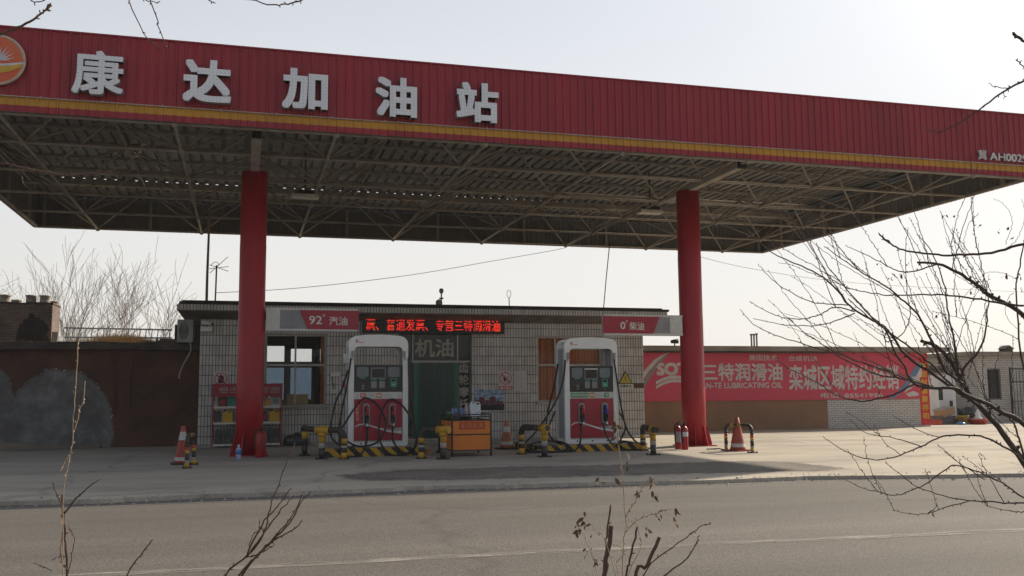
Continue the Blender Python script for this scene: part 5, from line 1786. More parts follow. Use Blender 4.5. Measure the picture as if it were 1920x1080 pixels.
for x, w_, h_, m, lbl, hn in defs:
    jug(o[0] + x, SY + .15, .936, w_, .11, h_, m, lbl, 'jug', 'screen_grey' if m == 'jug_grey' and w_ > .2 else ('shelf_red' if w_ > .18 else None), 'oil_jug', 'jug_black', RG, hn)
defs = [(-.66, .14, .26, 'jug_dark', 'dark grey jug at the left end of the middle shelf', True), (-.43, .21, .27, 'jug_yellow', 'yellow jug at the left of the middle shelf', True), (-.18, .13, .27, 'jug_yellow', 'narrow yellow jug half hidden by the column on the middle shelf', False), (.36, .19, .24, 'jug_maroon', 'maroon jug on the middle shelf right of the column', True), (.61, .23, .27, 'jug_yellow', 'yellow jug at the right end of the middle shelf', True)]
for x, w_, h_, m, lbl, hn in defs:
    jug(o[0] + x, SY + .15, .576, w_, .12, h_, m, lbl, 'jug', 'shelf_red' if m == 'jug_maroon' else None, 'oil_jug', 'jug_black', RG, hn)
for x, w_, h_, m, lbl in [(-.52, .36, .34, 'plastic_wrap', 'plastic wrapped bundle at the left of the bottom shelf'), (-.14, .28, .36, 'plastic_wrap', 'plastic wrapped bundle beside the column foot on the bottom shelf'), (.55, .34, .36, 'plastic_wrap', 'plastic wrapped bundle at the right of the bottom shelf')]:
    t2 = thing('wrapped_bundle', lbl, 'bundle', (o[0] + x, SY + .18, .086), 0, 'wrapped bundles on the rack')
    b = MB()
    for k in range(3):
        b.prism([(-w_ / 2 + k * w_ / 3, 0), (-w_ / 2 + (k + .96) * w_ / 3, 0), (-w_ / 2 + (k + .96) * w_ / 3, h_ * .85), (-w_ / 2 + (k + .6) * w_ / 3, h_), (-w_ / 2 + (k + .2) * w_ / 3, h_ * .95), (-w_ / 2 + k * w_ / 3, h_ * .8)], -.12 + .01 * k, .12)
    b.build('bundle', m, t2)
# dark rolled bag right of the rack
g = G(558, 838)
t = thing('dark_bag', 'dark bag slumped on the ground right of the oil rack', 'bag', (g.x, 6.9, 0))
MB().lathe([(.20, 0), (.27, .04), (.27, .16), (.2, .24), (.06, .27), (.04, .31)], n=14, sx=1.1, sy=.8).build('sack', 'plastic_wrap', t)
MB().tube([(.04, 0, .27), (.12, 0, .34), (.16, -.02, .28)], .015, 6).build('neck_tie', 'jug_black', t)

# ================================================================== SMALL THINGS BY THE COLUMNS
g = G(447, 862)
t = thing('blue_bottle', 'pale blue water bottle standing at the foot of the left column', 'bottle', (g.x, g.y, 0))
MB().lathe([(.045, 0), (.05, .012), (.05, .09), (.046, .10), (.05, .11), (.05, .19), (.04, .215), (.02, .235), (.02, .25)], n=16).build('bottle_body', 'bottle_clear', t)
MB().lathe([(.0515, .10), (.0515, .18)], n=16).build('bottle_label', 'label_blue', t)
MB().cyl((0, 0, .25), (0, 0, .272), .023, 12).build('cap', 'text_white', t)
def extinguisher(x, y, label, lab):
    t = thing('fire_extinguisher', label, 'extinguisher', (x, y, 0), 0, 'fire extinguishers')
    MB().lathe([(.066, 0), (.07, .012), (.07, .40), (.06, .44), (.03, .47), (.022, .48), (.022, .50)], n=18).build('cylinder', 'ext_red', t)
    v = MB().box((-.022, -.022, .50), (.022, .022, .535))
    vo = v.build('valve', 'iron', t)
    MB().bar((-.02, 0, .545), (.07, 0, .575), .018, .008).bar((-.02, 0, .53), (.075, 0, .53), .018, .008).build('lever', 'iron', vo)
    MB().tube(smooth([(-.02, 0, .52), (-.075, -.02, .50), (-.09, -.03, .40), (-.082, -.03, .20), (-.078, -.03, .12)]), .011, 7).build('discharge_hose', 'rubber', t)
    if lab:
        vs = []
        for k in range(9):
            a = math.radians(-150 + 120 * k / 8)
            vs += [(.0715 * math.cos(a), .0715 * math.sin(a), .14 if lab == 'long' else .27), (.0715 * math.cos(a), .0715 * math.sin(a), .36)]
        MB().add(vs, [(2 * k, 2 * k + 2, 2 * k + 3, 2 * k + 1) for k in range(8)], 0, True).build('extinguisher_label', 'jug_grey' if lab == 'long' else 'jug_white', t)
g = gp(1272, 842)
extinguisher(g[0], g[1], 'red fire extinguisher with long grey label left of the right column', 'long')
g = gp(1282, 843)
extinguisher(g[0] + .02, g[1] - .02, 'red fire extinguisher with short white label against the right column', 'short')
g = gp(489, 858)
extinguisher(g[0] - .035, g[1], 'plain red fire extinguisher leaning at the right of the left column', None)
extinguisher(g[0] + .03, g[1] + .26, 'second plain red fire extinguisher tucked behind the left column base', None)
t = tag(MB().tube(smooth([G(1325, 842, .015), G(1340, 841.5, .015), G(1346, 841, .03), G(1358, 843, .015)]), .012, 5).build('ground_rod', 'iron'), 'thin rusty rod lying on the concrete right of the right column', 'rod')

# ================================================================== LEFT ROW: RENDERED WALL, ROOF CLUTTER
def patchy_wall():
    """old red-brown render with a big irregular repair of bare grey mortar"""
    m = bpy.data.materials.new('patched_render')
    m.use_nodes = True
    nt = m.node_tree
    L = nt.links.new
    b = nt.nodes['Principled BSDF']
    b.inputs['Roughness'].default_value = 0.95
    ge = _n(nt, 'ShaderNodeNewGeometry')
    sp = _n(nt, 'ShaderNodeSeparateXYZ')
    L(ge.outputs['Position'], sp.inputs[0])
    nz = _n(nt, 'ShaderNodeTexNoise')
    nz.inputs['Scale'].default_value = 2.2
    nz.inputs['Detail'].default_value = 7
    nz.inputs['Roughness'].default_value = 0.6
    L(ge.outputs['Position'], nz.inputs['Vector'])
    def blob(cx, cz, rx, rz):
        vals = []
        for sock, c, r_ in ((sp.outputs[0], cx, rx), (sp.outputs[2], cz, rz)):
            s1 = _n(nt, 'ShaderNodeMath', operation='SUBTRACT'); s1.inputs[1].default_value = c
            L(sock, s1.inputs[0])
            d1 = _n(nt, 'ShaderNodeMath', operation='DIVIDE'); d1.inputs[1].default_value = r_
            L(s1.outputs[0], d1.inputs[0])
            p1 = _n(nt, 'ShaderNodeMath', operation='POWER'); p1.inputs[1].default_value = 2
            a1 = _n(nt, 'ShaderNodeMath', operation='ABSOLUTE')
            L(d1.outputs[0], a1.inputs[0])
            L(a1.outputs[0], p1.inputs[0])
            vals.append(p1.outputs[0])
        ad = _n(nt, 'ShaderNodeMath', operation='ADD')
        L(vals[0], ad.inputs[0]); L(vals[1], ad.inputs[1])
        return ad.outputs[0]
    b1 = blob(-0.15, 0.40, 1.20, 1.46)
    b2 = blob(-1.85, 0.6, 0.85, 1.45)
    mn = _n(nt, 'ShaderNodeMath', operation='MINIMUM')
    L(b1, mn.inputs[0]); L(b2, mn.inputs[1])
    nm = _n(nt, 'ShaderNodeMath', operation='MULTIPLY_ADD')
    nm.inputs[1].default_value = 0.5
    nm.inputs[2].default_value = -0.25
    L(nz.outputs['Fac'], nm.inputs[0])
    sm = _n(nt, 'ShaderNodeMath', operation='ADD')
    L(mn.outputs[0], sm.inputs[0]); L(nm.outputs[0], sm.inputs[1])
    rp = _n(nt, 'ShaderNodeValToRGB')
    rp.color_ramp.elements[0].position = 0.88
    rp.color_ramp.elements[1].position = 1.0
    rp.color_ramp.elements[0].color = (1, 1, 1, 1)
    rp.color_ramp.elements[1].color = (0, 0, 0, 1)
    L(sm.outputs[0], rp.inputs['Fac'])
    n2 = _n(nt, 'ShaderNodeTexNoise')
    n2.inputs['Scale'].default_value = 1.4
    n2.inputs['Detail'].default_value = 10
    n2.inputs['Roughness'].default_value = 0.68
    L(ge.outputs['Position'], n2.inputs['Vector'])
    def ramp(c1, c2, c3):
        r = _n(nt, 'ShaderNodeValToRGB')
        e = r.color_ramp.elements
        e[0].position, e[0].color = .33, (*c1, 1)
        e[1].position, e[1].color = .68, (*c3, 1)
        x = e.new(.5); x.color = (*c2, 1)
        L(n2.outputs['Fac'], r.inputs['Fac'])
        return r.outputs[0]
    brown = ramp((0.055, 0.032, 0.026), (0.088, 0.044, 0.032), (0.13, 0.058, 0.038))
    grey = ramp((0.075, 0.073, 0.072), (0.135, 0.133, 0.132), (0.24, 0.238, 0.236))
    mx = _n(nt, 'ShaderNodeMix', data_type='RGBA')
    L(rp.outputs[0], mx.inputs['Factor']); L(brown, mx.inputs['A']); L(grey, mx.inputs['B'])
    # pale chipped flecks along the repair edge
    ef = _n(nt, 'ShaderNodeValToRGB')
    e = ef.color_ramp.elements
    e[0].position, e[0].color = .90, (0, 0, 0, 1)
    e[1].position, e[1].color = 1.0, (0, 0, 0, 1)
    x = e.new(.965); x.color = (1, 1, 1, 1)
    L(sm.outputs[0], ef.inputs['Fac'])
    n3 = _n(nt, 'ShaderNodeTexNoise')
    n3.inputs['Scale'].default_value = 13
    n3.inputs['Detail'].default_value = 4
    L(ge.outputs['Position'], n3.inputs['Vector'])
    r3 = _n(nt, 'ShaderNodeValToRGB')
    r3.color_ramp.elements[0].position = .56
    r3.color_ramp.elements[1].position = .63
    L(n3.outputs['Fac'], r3.inputs['Fac'])
    mm = _n(nt, 'ShaderNodeMath', operation='MULTIPLY')
    L(ef.outputs[0], mm.inputs[0]); L(r3.outputs[0], mm.inputs[1])
    m2 = _n(nt, 'ShaderNodeMix', data_type='RGBA')
    m2.inputs['B'].default_value = (0.42, 0.42, 0.42, 1)
    L(mm.outputs[0], m2.inputs['Factor']); L(mx.outputs['Result'], m2.inputs['A'])
    # damp dark band of splash dirt at the foot of the wall
    L(m2.outputs['Result'], b.inputs['Base Color'])
    bp = _n(nt, 'ShaderNodeBump')
    bp.inputs['Strength'].default_value = 0.5
    bp.inputs['Distance'].default_value = 0.02
    ad = _n(nt, 'ShaderNodeMath', operation='ADD')
    L(n2.outputs['Fac'], ad.inputs[0]); L(rp.outputs[0], ad.inputs[1])
    L(ad.outputs[0], bp.inputs['Height'])
    L(bp.outputs[0], b.inputs['Normal'])
    MATS['patched_render'] = m
patchy_wall()
LY = 8.0
t = thing('garage_row', 'low flat roofed block with patched red brown wall left of the shop', 'building', (-2, LY, 0))
MB().box((-7, 0, -.15), (4.90, 4.2, 2.27)).build('wall', 'patched_render', t)
rf = MB().box((-7.1, -.14, 2.272), (4.90, 4.3, 2.43)).build('roof', 'slab_dark', t)
ed = MB()
x = -7.1
while x < 4.6:
    w_ = rr.uniform(.15, .5)
    ed.box((x, -.16 + rr.uniform(0, .03), 2.4305), (min(x + w_, 4.89), .3, 2.435 + rr.uniform(.004, .03)))
    x += w_ + .002
ed.build('roof_edge', 'slab_dark', rf)
dm = MB()
xs_ = [-7 + .25 * k for k in range(40)]
vs = []
for x in xs_:
    w_ = .35 + .25 * math.sin(x * 1.3) + rr.uniform(0, .12)
    vs += [(x, -.001, .10 + .05 * math.sin(x * 2.1)), (x, -w_ * .5, .035), (x, -w_, .003)]
dm.add(vs, [(3 * i, 3 * i + 1, 3 * i + 4, 3 * i + 3) for i in range(39)] + [(3 * i + 1, 3 * i + 2, 3 * i + 5, 3 * i + 4) for i in range(39)], 0, True)
dmo = dm.build('dirt_drift', 'dirt')
dmo.location = (-2, LY, 0)
dmo['kind'] = 'structure'
for x in (3.0, 3.35):
    MB().box((x, -.022, 0.8), (x + .03, -.001, 2.2)).build('wall_batten', 'brown_render', t)
# dry grass on that roof
random.seed(11)
gm = MB()
for k in range(6500):
    u_ = random.gauss(.85, .55) if k < 4800 else random.uniform(-5.0, 2.3)
    if not -5.2 < u_ < 2.3:
        continue
    y_ = random.uniform(9.75, 11.2) if k < 4800 or random.random() < .4 else random.uniform(LY + .02, 9)
    h_ = random.uniform(.16, .42) * (.55 + .45 * math.exp(-((u_ - .8) / .8) ** 2)) if y_ > 9.7 else random.uniform(.02, .08)
    a = random.uniform(0, 6.28)
    l_ = random.uniform(.2, .9) * h_
    x2, y2 = u_ + math.cos(a) * l_, y_ + math.sin(a) * l_
    w_ = .007
    gm.add([(u_ - w_, y_, 2.43), (u_ + w_, y_, 2.43), (x2, y2, 2.43 + h_)], [(0, 1, 2)])
tag(gm.build('dry_grass', 'dry_grass'), 'dry straw coloured grass growing on the low roof', 'grass', None, 'stuff')
# ladder lying along the roof
t = thing('roof_ladder', 'white ladder lying on its side along the low roof', 'ladder', (-.50, 10.2, 2.52))
b = MB()
b.bar((0, 0, .17), (2.60, 0, .17), .035, .04).bar((0, .02, .41), (2.60, .02, .385), .035, .04)
b.build('rail', 'ladder_paint', t)
b = MB()
for k in range(18):
    x = .06 + k * .145
    b.bar((x, .005, .19), (x + .02, .015, .39), .024, .024)
b.build('rungs', 'ladder_paint', t)
for x in (.3, 2.2):
    MB().box((x, -.03, -.09), (x + .06, .05, .149)).build('prop_block', 'clay_pot', t)
# brick flue block with clay pots
KX, KY = -.90, 10.8
t = thing('brick_flue_block', 'old brick block with sunlit right side standing on the low roof', 'chimney', (KX, KY, 2.43))
MB().box((-2.6, 0, 0), (0, 1.05, 1.15)).build('brickwork', 'old_brick', t)
cs = MB()
x = -2.63
while x < 0:
    w_ = rr.uniform(.12, .3)
    cs.box((x, -.03 + rr.uniform(-.02, .01), 1.152), (min(x + w_ - .004, .02), 1.08, 1.19 + rr.uniform(-.01, .012)))
    x += w_
cs.build('cap_slab', 'slab_dark', t)
sp_ = [(-.85 - .0 , .02), (-.06, .02)] + [(-.45 + (.40 + rr.uniform(-.05, .05)) * math.cos(a_), .12 + (.72 + rr.uniform(-.09, .09)) * math.sin(a_)) for a_ in [math.pi * (k_ + .5) / 22 for k_ in range(22)]]
MB().prism(sp_, -.006, 0).build('soot_patch', 'soot', t)
MB().bar((.10, -.2, .05), (.13, -.22, .42), .14, .015).build('loose_slate', 'clay_pot', t)
for k, (x, y, h_, lbl) in enumerate([(-.22, .18, .19, 'clay pot nearest the right end of the brick block'), (-.55, .18, .19, 'clay pot second from the right end of the brick block'), (-1.17, .18, .19, 'clay pot cut by the left frame edge on the brick block'), (-.98, .60, .10, 'low clay pot behind the leftmost pot on the brick block'), (-.13, .85, .10, 'clay pot at the sunlit back corner of the brick block')]):
    b = MB().lathe([(.13, 0), (.125, .02), (.12, h_ - .04), (.135, h_ - .035), (.135, h_), (.10, h_), (.095, h_ * .4)], n=20).build('clay_pot', 'clay_pot')
    b.location = (KX + x, KY + y, 2.43 + 1.203)
    tag(b, lbl, 'pot', 'clay pots on the brick block')
MB().box((4.20, 1.6, 2.43), (4.90, 2.0, 3.0)).build('gap_filler', 'slab_dark', [o_ for o_ in COL.objects if o_.name == 'garage_row'][0])  # dark block added to cover the bright sky gap beneath the overhang
# scraps near the ac unit
t = thing('scrap_boards', 'dark scrap boards stacked on the low roof under the overhang', 'boards', (2.1, 8.35, 2.44))
for k in range(4):
    MB().box((-.30 + .05 * k, -.1, .03 * k + .002), (.30 - .04 * k, .5, .03 * k + .026)).build('board', 'brown_board' if k % 2 else 'dark_frame', t)

# ================================================================== RIGHT ROW: BANNER WALL
RY = 10.3
t = thing('banner_building', 'low flat roofed block with tan and white brick wall behind the right column', 'building', (20, RY, 0))
MB().box((-5.7, 0, -.16), (1.70, 3.5, 2.41)).build('wall', 'tan_render', t)
MB().box((1.702, -.004, -.16), (5.52, 3.5, 2.41)).build('brick_wall', 'white_brick', t)
rf = MB().box((-5.8, -.35, 2.412), (6.15, 3.6, 2.56)).build('roof', 'eave_concrete', t)
MB().box((-5.75, -.30, 2.36), (1.7, -.005, 2.411)).build('eave_beam', 'slab_dark', rf)
# banner
BY_ = RY - .03
o = (20.5, BY_, 1.65)
t = thing('advert_banner', 'long red advertising banner with white lettering along the right wall', 'banner', o)
MB().box((15.0, BY_ - .012, .90), (25.12, BY_, 2.39)).build('banner_sheet', 'banner_red', t, o)
by = BY_ - .0125
q = lambda u, v: Y(u, v, by)
def btext(s_, u0, v0, u1, v1, bold=.015, m='banner_text', nm='banner_text'):
    um, vm = (u0 + u1) / 2, (v0 + v1) / 2
    text(s_, q(u0, vm).x, q(u1, vm).x, q(um, v1).z, q(um, v0).z, by, .003, nm, m, t, bold, 3, o)
btext('SOTX', 1231, 680, 1313, 704, .045)
b = MB()
def arcband(u0, u1, v_end, v_mid, th_):
    pts_t, pts_b = [], []
    for k in range(17):
        s_ = k / 16
        u_ = u0 + (u1 - u0) * s_
        v_ = v_end - (v_end - v_mid) * (1 - (2 * s_ - 1) ** 2)
        a, c = q(u_, v_), q(u_, v_ + th_)
        pts_t.append((a.x, a.z)); pts_b.append((c.x, c.z))
    vs = [(x, by - .0035, z) for x, z in pts_t] + [(x, by - .0035, z) for x, z in pts_b]
    b.add(vs, [(17 + i, 18 + i, i + 1, i) for i in range(16)])
arcband(1230, 1304, 715, 704, 6)
arcband(1230, 1304, 724, 711, 5.5)
b.build('logo_mark', 'banner_text', t, o)
def swoosh(pts, m, dy):
    P = [q(u, v) for u, v in pts]
    MB().add([(p.x, by - dy, p.z) for p in P], [list(range(len(P)))]).build('banner_swoosh', m, t, o)
swoosh([(1203, 703), (1212, 690), (1225, 676), (1240, 666), (1258, 660), (1246, 667), (1230, 681), (1215, 698), (1203, 716)][::-1], 'banner_text', .004)
swoosh([(1203, 722), (1215, 700), (1230, 683), (1246, 668), (1256, 661), (1247, 671), (1234, 685), (1219, 708), (1203, 735)][::-1], 'banner_grey', .0046)
btext('三特润滑油', 1316, 681, 1467, 714, .022)
btext('SAN-TE LUBRICATING OIL', 1308, 717, 1467, 728, .02)
btext('美国技术', 1404, 665, 1457, 676, .006)
btext('合成机油', 1478, 667, 1531, 677, .006)
btext('栾城区域特约经销', 1479, 684, 1685, 731, .02)
btext('电话: 85541956', 1539, 736, 1655, 746, .012)
swoosh([(1722, 678), (1727, 684), (1718, 702), (1704, 720), (1688, 738), (1672, 748), (1664, 750), (1684, 734), (1700, 714), (1712, 694)], 'banner_blue', .004)
swoosh([(1727, 686), (1729, 700), (1722, 715), (1706, 730), (1694, 737), (1706, 720), (1719, 703)], 'banner_text', .0046)
swoosh([(1704, 712), (1712, 706), (1722, 708), (1726, 716), (1714, 722)], 'banner_text', .0052)
swoosh([(1698, 738), (1712, 733), (1722, 737), (1722, 742), (1704, 744)], 'banner_text', .0052)
# red couplet strip beside it
cy = RY - .012
oc = (25.36, cy, 1.2)
t = thing('couplet_strip', 'bright red paper strip with gold characters at the end of the brick wall', 'paper strip', oc)
c0 = 25.16
MB().add([(c0, cy - .003, .05), (c0 + .36, cy - .003, .05), (c0 + .36, cy - .003, 2.36), (c0, cy - .003, 2.36), (c0, cy, .05), (c0 + .36, cy, .05), (c0 + .36, cy, 2.36), (c0, cy, 2.36)], [(0, 1, 2, 3), (7, 6, 5, 4), (0, 4, 5, 1), (1, 5, 6, 2), (2, 6, 7, 3), (3, 7, 4, 0)]).build('paper', 'couplet_red', t, oc)
for k, ch in enumerate('喜迎财源聚祥和'):
    text(ch, c0 + .06, c0 + .30, 1.86 - k * .27, 2.07 - k * .27, cy - .0035, .002, 'gold_character', 'couplet_gold', t, .03, 2, oc)
# three vent pipes on that roof
for k, (u, h_) in enumerate(((1409, .34), (1414, .34), (1419, .36))):
    p = Y(u, 640, 10.9)
    b = MB().cyl((0, 0, 0), (0, 0, h_ + .09), .028, 10)
    b.cyl((0, 0, h_ + .05), (0, 0, h_ + .10), .045, 10)
    b = b.build('vent_pipe', 'concrete_plain')
    b.location = (p.x, 10.9, 2.56)
    tag(b, ['slim vent pipe, left one of three on the banner wall roof', 'slim vent pipe, middle one of three on the banner wall roof', 'slim vent pipe, right one of three and a little taller'][k], 'pipe', 'vent pipes on the roof')
p = Y(1265, 644, 10.9)
t = thing('roof_siren', 'small dark roof device beside the right column above the banner', 'device', (p.x, 10.9, 2.56))
MB().cyl((0, 0, 0), (0, 0, .14), .02, 8).build('stand', 'iron', t)
MB().cyl((-.12, 0, .17), (.10, -.02, .19), .05, 12, 0, .08).build('horn', 'iron', t)

# ================================================================== FAR RIGHT YARD
FX = 13.0
t = thing('yard_shed', 'small pale shed with flat roof and dark window at the far right', 'building', (32, FX, 0))
b = MB()
b.box((-2.1, 0, -.16), (-1.70, 3, 2.42)).box((-1.70, 0, -.16), (-1.1, 3, .80)).box((-1.70, 0, 1.95), (-1.1, 3, 2.42)).box((-1.1, 0, -.16), (4, 3, 2.42))
b.build('wall', 'white_brick', t)
MB().box((-2.7, -.25, 2.421), (4.3, 3.3, 2.56)).build('roof', 'eave_concrete', t)
w_ = MB().box((-1.70, .12, .80), (-1.1, .14, 1.95)).build('window', 'dark_glass', t)
MB().box((-1.72, .05, .80), (-1.67, .119, 1.95)).box((-1.13, .05, .80), (-1.08, .119, 1.95)).box((-1.67, .05, .80), (-1.13, .119, .85)).box((-1.67, .05, 1.90), (-1.13, .119, 1.95)).build('window_frame', 'dark_frame', w_)
p = Y(1890, 655, 13.5)
t = thing('shed_roof_vent', 'small dark ridge vent on the roof of the far right shed', 'vent', (p.x, 13.6, 2.56))
MB().box((-.18, -.15, 0), (.18, .15, .14)).build('vent_body', 'slab_dark', t)
MB().prism([(-.24, .14), (.24, .14), (0, .28)], -.18, .18).build('vent_cap', 'slab_dark', t)
t = thing('iron_gate', 'black iron bar gate in front of the far right shed', 'gate', (31.0, 12.6, 0))
b = MB()
for z in (.05, .75, 1.45, 1.93):
    b.bar((-.05, 0, z), (3.2, 0, z), .035, .035)
b.bar((-.05, 0, -.1), (-.05, 0, 1.98), .05, .05)
b.build('gate_frame', 'iron', t)
b = MB()
for k in range(22):
    x = .08 + k * .145
    b.tube([(x, 0, .0), (x, 0, 1.92)], .011, 5)
for k in range(10):
    b.tube([(.08 + k * .3, .0, .05), (.36 + k * .3, .0, .74)], .008, 4)
b.build('gate_bars', 'iron', t)
t = thing('yard_wall', 'brown grey wall at the back of the cluttered yard', 'wall', (30, 14.6, 0))
MB().box((-1.2, 0, -.16), (2.2, .25, 2.0)).build('wall_face', 'yard_wall', t)
MB().box((-1.25, -.05, 2.0), (2.2, .3, 2.1)).build('coping', 'eave_concrete', t)
t = thing('white_gate_pier', 'white painted pier with dark slots between brick wall and yard', 'pier', (27.8, 12.2, 0))
MB().box((-.32, 0, -.16), (.38, .6, 1.70)).build('pier', 'white_wall', t)
MB().box((-.34, -.004, .82), (-.16, .0, 1.28)).build('dark_slot', 'dark_glass', t)
MB().box((.10, -.004, .45), (.24, .0, .80)).build('dark_slot', 'dark_glass', t)
MB().box((-.34, -.02, 1.70), (.40, .62, 1.78)).build('pier_cap', 'eave_concrete', t)
t = thing('blue_roof_shed', 'distant shed with pale blue sheet roof beyond the yard', 'building', (36, 20.5, 0))
MB().box((-4.2, 0, -.16), (6, 4, 1.9)).build('wall', 'shed_wall', t)
MB().add([(-4.5, -.4, 1.95), (6.3, -.4, 1.95), (6.3, 2.2, 2.75), (-4.5, 2.2, 2.75), (-4.5, -.4, 1.90), (6.3, -.4, 1.90), (6.3, 2.2, 2.70), (-4.5, 2.2, 2.70)], [(0, 1, 2, 3), (7, 6, 5, 4), (0, 4, 5, 1), (1, 5, 6, 2), (2, 6, 7, 3), (3, 7, 4, 0)]).build('roof', 'blue_roof', t)
# clutter in the yard mouth
YY = 11.3
def yx(u, v):
    return Y(u, v, YY).x
t = thing('wooden_crate', 'tipped pale wooden crate on the yard clutter', 'crate', (yx(1787, 772), YY + .4, .30))
t.rotation_euler = (0, -.18, .2)
MB().box((-.30, -.2, 0), (.30, .2, .03)).box((-.30, -.2, .031), (-.27, .2, .24)).box((.27, -.2, .031), (.30, .2, .24)).box((-.269, -.2, .031), (.269, -.17, .24)).box((-.269, .17, .031), (.269, .2, .24)).build('crate_shell', 'carton', t)
MB().box((-.32, -.22, .241), (.32, .22, .26)).build('crate_lid', 'clay_pot', t)
t = thing('rubble_block', 'grey stack of blocks under the wooden crate', 'blocks', (yx(1787, 795), YY + .45, 0))
for k in range(3):
    MB().box((-.42 + .05 * k, -.25, .1 * k), (.42 - .06 * k, .25, .1 * k + .095)).build('block', 'grey_render', t)
t = thing('yellow_bin', 'dull yellow plastic bin in the yard mouth', 'bin', (yx(1806, 795), YY, 0))
MB().lathe([(.17, 0), (.21, .27), (.225, .27), (.225, .30), (.19, .30), (.16, .03)], n=4, sx=1.2).build('bin_shell', 'crate_yellow', t)
MB().box((-.10, -.185, .20), (.10, -.175, .235)).build('bin_label', 'clay_pot', t)
t = thing('red_basin', 'red plastic basin with white cloth in the yard mouth', 'basin', (yx(1830, 797), YY - .1, 0))
MB().lathe([(.26, 0), (.34, .17), (.37, .18), (.37, .20), (.31, .19), (.24, .03)], n=24).build('basin_shell', 'basin_red', t)
MB().lathe([(.345, .165), (.365, .172), (.36, .178)], n=24).build('basin_rim', 'text_white', t)
t = thing('white_cloth', 'white crumpled cloth heaped in the red basin', 'cloth', (yx(1832, 790), YY - .05, .12))
MB().lathe([(.16, 0), (.14, .1), (.08, .16), (.1, .24), (.04, .34), (.01, .40)], n=7, sx=1.1, sy=.8).build('cloth_heap', 'white_wall', t)
t = thing('red_box', 'small bright red box at the foot of the white pier', 'box', (yx(1757, 794), YY, 0))
MB().box((-.13, -.1, 0), (.13, .1, .17)).build('box_body', 'basin_red', t)
MB().box((-.135, -.105, .171), (.135, .105, .19)).build('box_lid', 'ext_red', t)
t = thing('dark_tarp_heap', 'dark heap of covered junk against the yard wall', 'heap', (29.3, 13.4, 0))
b = MB()
for k in range(7):
    b.ball((random.uniform(-.8, .8), random.uniform(-.3, .3), random.uniform(.1, .35)), random.uniform(.22, .40), 10, 0, .8)
b.build('tarp', 'plastic_wrap', t)
MB().bar((-.6, -.2, .3), (-.9, -.1, 1.0), .04).bar((.2, -.3, .3), (.7, -.2, .9), .03).build('pole_ends', 'iron', t)
t = thing('blue_bag', 'small blue bag on the ground beside the yellow bin', 'bag', (yx(1792, 800), YY - .25, 0))
MB().lathe([(.12, 0), (.14, .03), (.09, .08), (.03, .10)], n=9, sx=1.4).build('bag_body', 'label_blue', t)
MB().tube([(-.03, 0, .09), (0, 0, .13), (.03, 0, .09)], .008, 5).build('bag_handle', 'label_blue', t)

# ================================================================== BARE TREES BEHIND
def grow(rng, start, d, L, r, lvl, out, spread=.5, up=.25, seg=5, kids=(3, 5), minr=.004):
    pts = [Vector(start)]
    rs = [r]
    d = Vector(d).normalized()
    for i in range(seg):
        d = (d + Vector((rng.gauss(0, .09), rng.gauss(0, .09), rng.gauss(0, .06) + up * .12))).normalized()
        pts.append(pts[-1] + d * (L / seg))
        rs.append(max(minr, r * (1 - .75 * (i + 1) / seg)))
    out.append((pts, rs, lvl))
    if lvl <= 0:
        return
    n = rng.randint(*kids)
    for k in range(n):
        t = .28 + .70 * (k + rng.random()) / n
        i = min(seg - 1, int(t * seg))
        p = pts[i].lerp(pts[i + 1], t * seg - i)
        dd = (pts[i + 1] - pts[i]).normalized()
        side = Vector((rng.gauss(0, 1), rng.gauss(0, 1), rng.gauss(0, .5)))
        side = (side - dd * side.dot(dd)).normalized()
        nd = (dd * math.cos(spread) + side * math.sin(spread) * rng.uniform(.7, 1.25) + Vector((0, 0, up))).normalized()
        grow(rng, p, nd, L * rng.uniform(.50, .78), max(minr, rs[i] * .62), lvl - 1, out, spread, up, seg, kids, minr)
def bare_tree(name, label, base, H, seed, r=.09, stems=1, lvl=3, m='bark_hazed', spread=.50, group='bare trees behind the left roof', minr=.006, kids=(3, 5)):
    rng = random.Random(seed)
    t = thing(name, label, 'tree', base, 0, group)
    out = []
    for s_ in range(stems):
        a = rng.uniform(0, 6.28)
        lean = .0 if stems == 1 else rng.uniform(.12, .38)
        grow(rng, (0.06 * s_, 0, 0), (math.cos(a) * lean, math.sin(a) * lean, 1), H * rng.uniform(.85, 1.0) * .84, r, lvl, out, spread, .17, 6, kids, minr)
    tr, cr = MB(), MB()
    for pts, rs, lv in out:
        if lv == lvl:
            tr.tube(pts, rs, 7)
        else:
            cr.tube(pts, rs, 4 if lv < 2 else 5, 0, False)
    tr.build('trunk', m, t)
    cr.build('crown', m, t)
    return t
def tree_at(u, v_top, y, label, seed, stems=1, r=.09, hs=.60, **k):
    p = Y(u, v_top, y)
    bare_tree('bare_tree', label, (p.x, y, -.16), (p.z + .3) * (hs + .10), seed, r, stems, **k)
tree_at(293, 488, 24, 'rounded bare tree just left of the shop roof', 3, 4, .065, spread=.58, kids=(3, 5))
tree_at(195, 490, 25, 'bare tree with two straight leaders behind the middle of the ladder', 8, 2, .07, spread=.44, kids=(4, 5))
tree_at(146, 492, 27, 'slender bare tree left of the two leader tree behind the ladder', 15, 2, .06, hs=.56, spread=.42)
tree_at(100, 498, 32, 'pale bare tree rising behind the brick flue block', 21, 3, .06, spread=.42, kids=(3, 5))
tree_at(58, 535, 36, 'low bare tree behind the clay pots', 27, 2, .06, spread=.4, kids=(3, 4))
tree_at(-44, 440, 30, 'bare tree at the left frame edge showing only fine twigs', 33, 2, .09, spread=.6, kids=(3, 4))

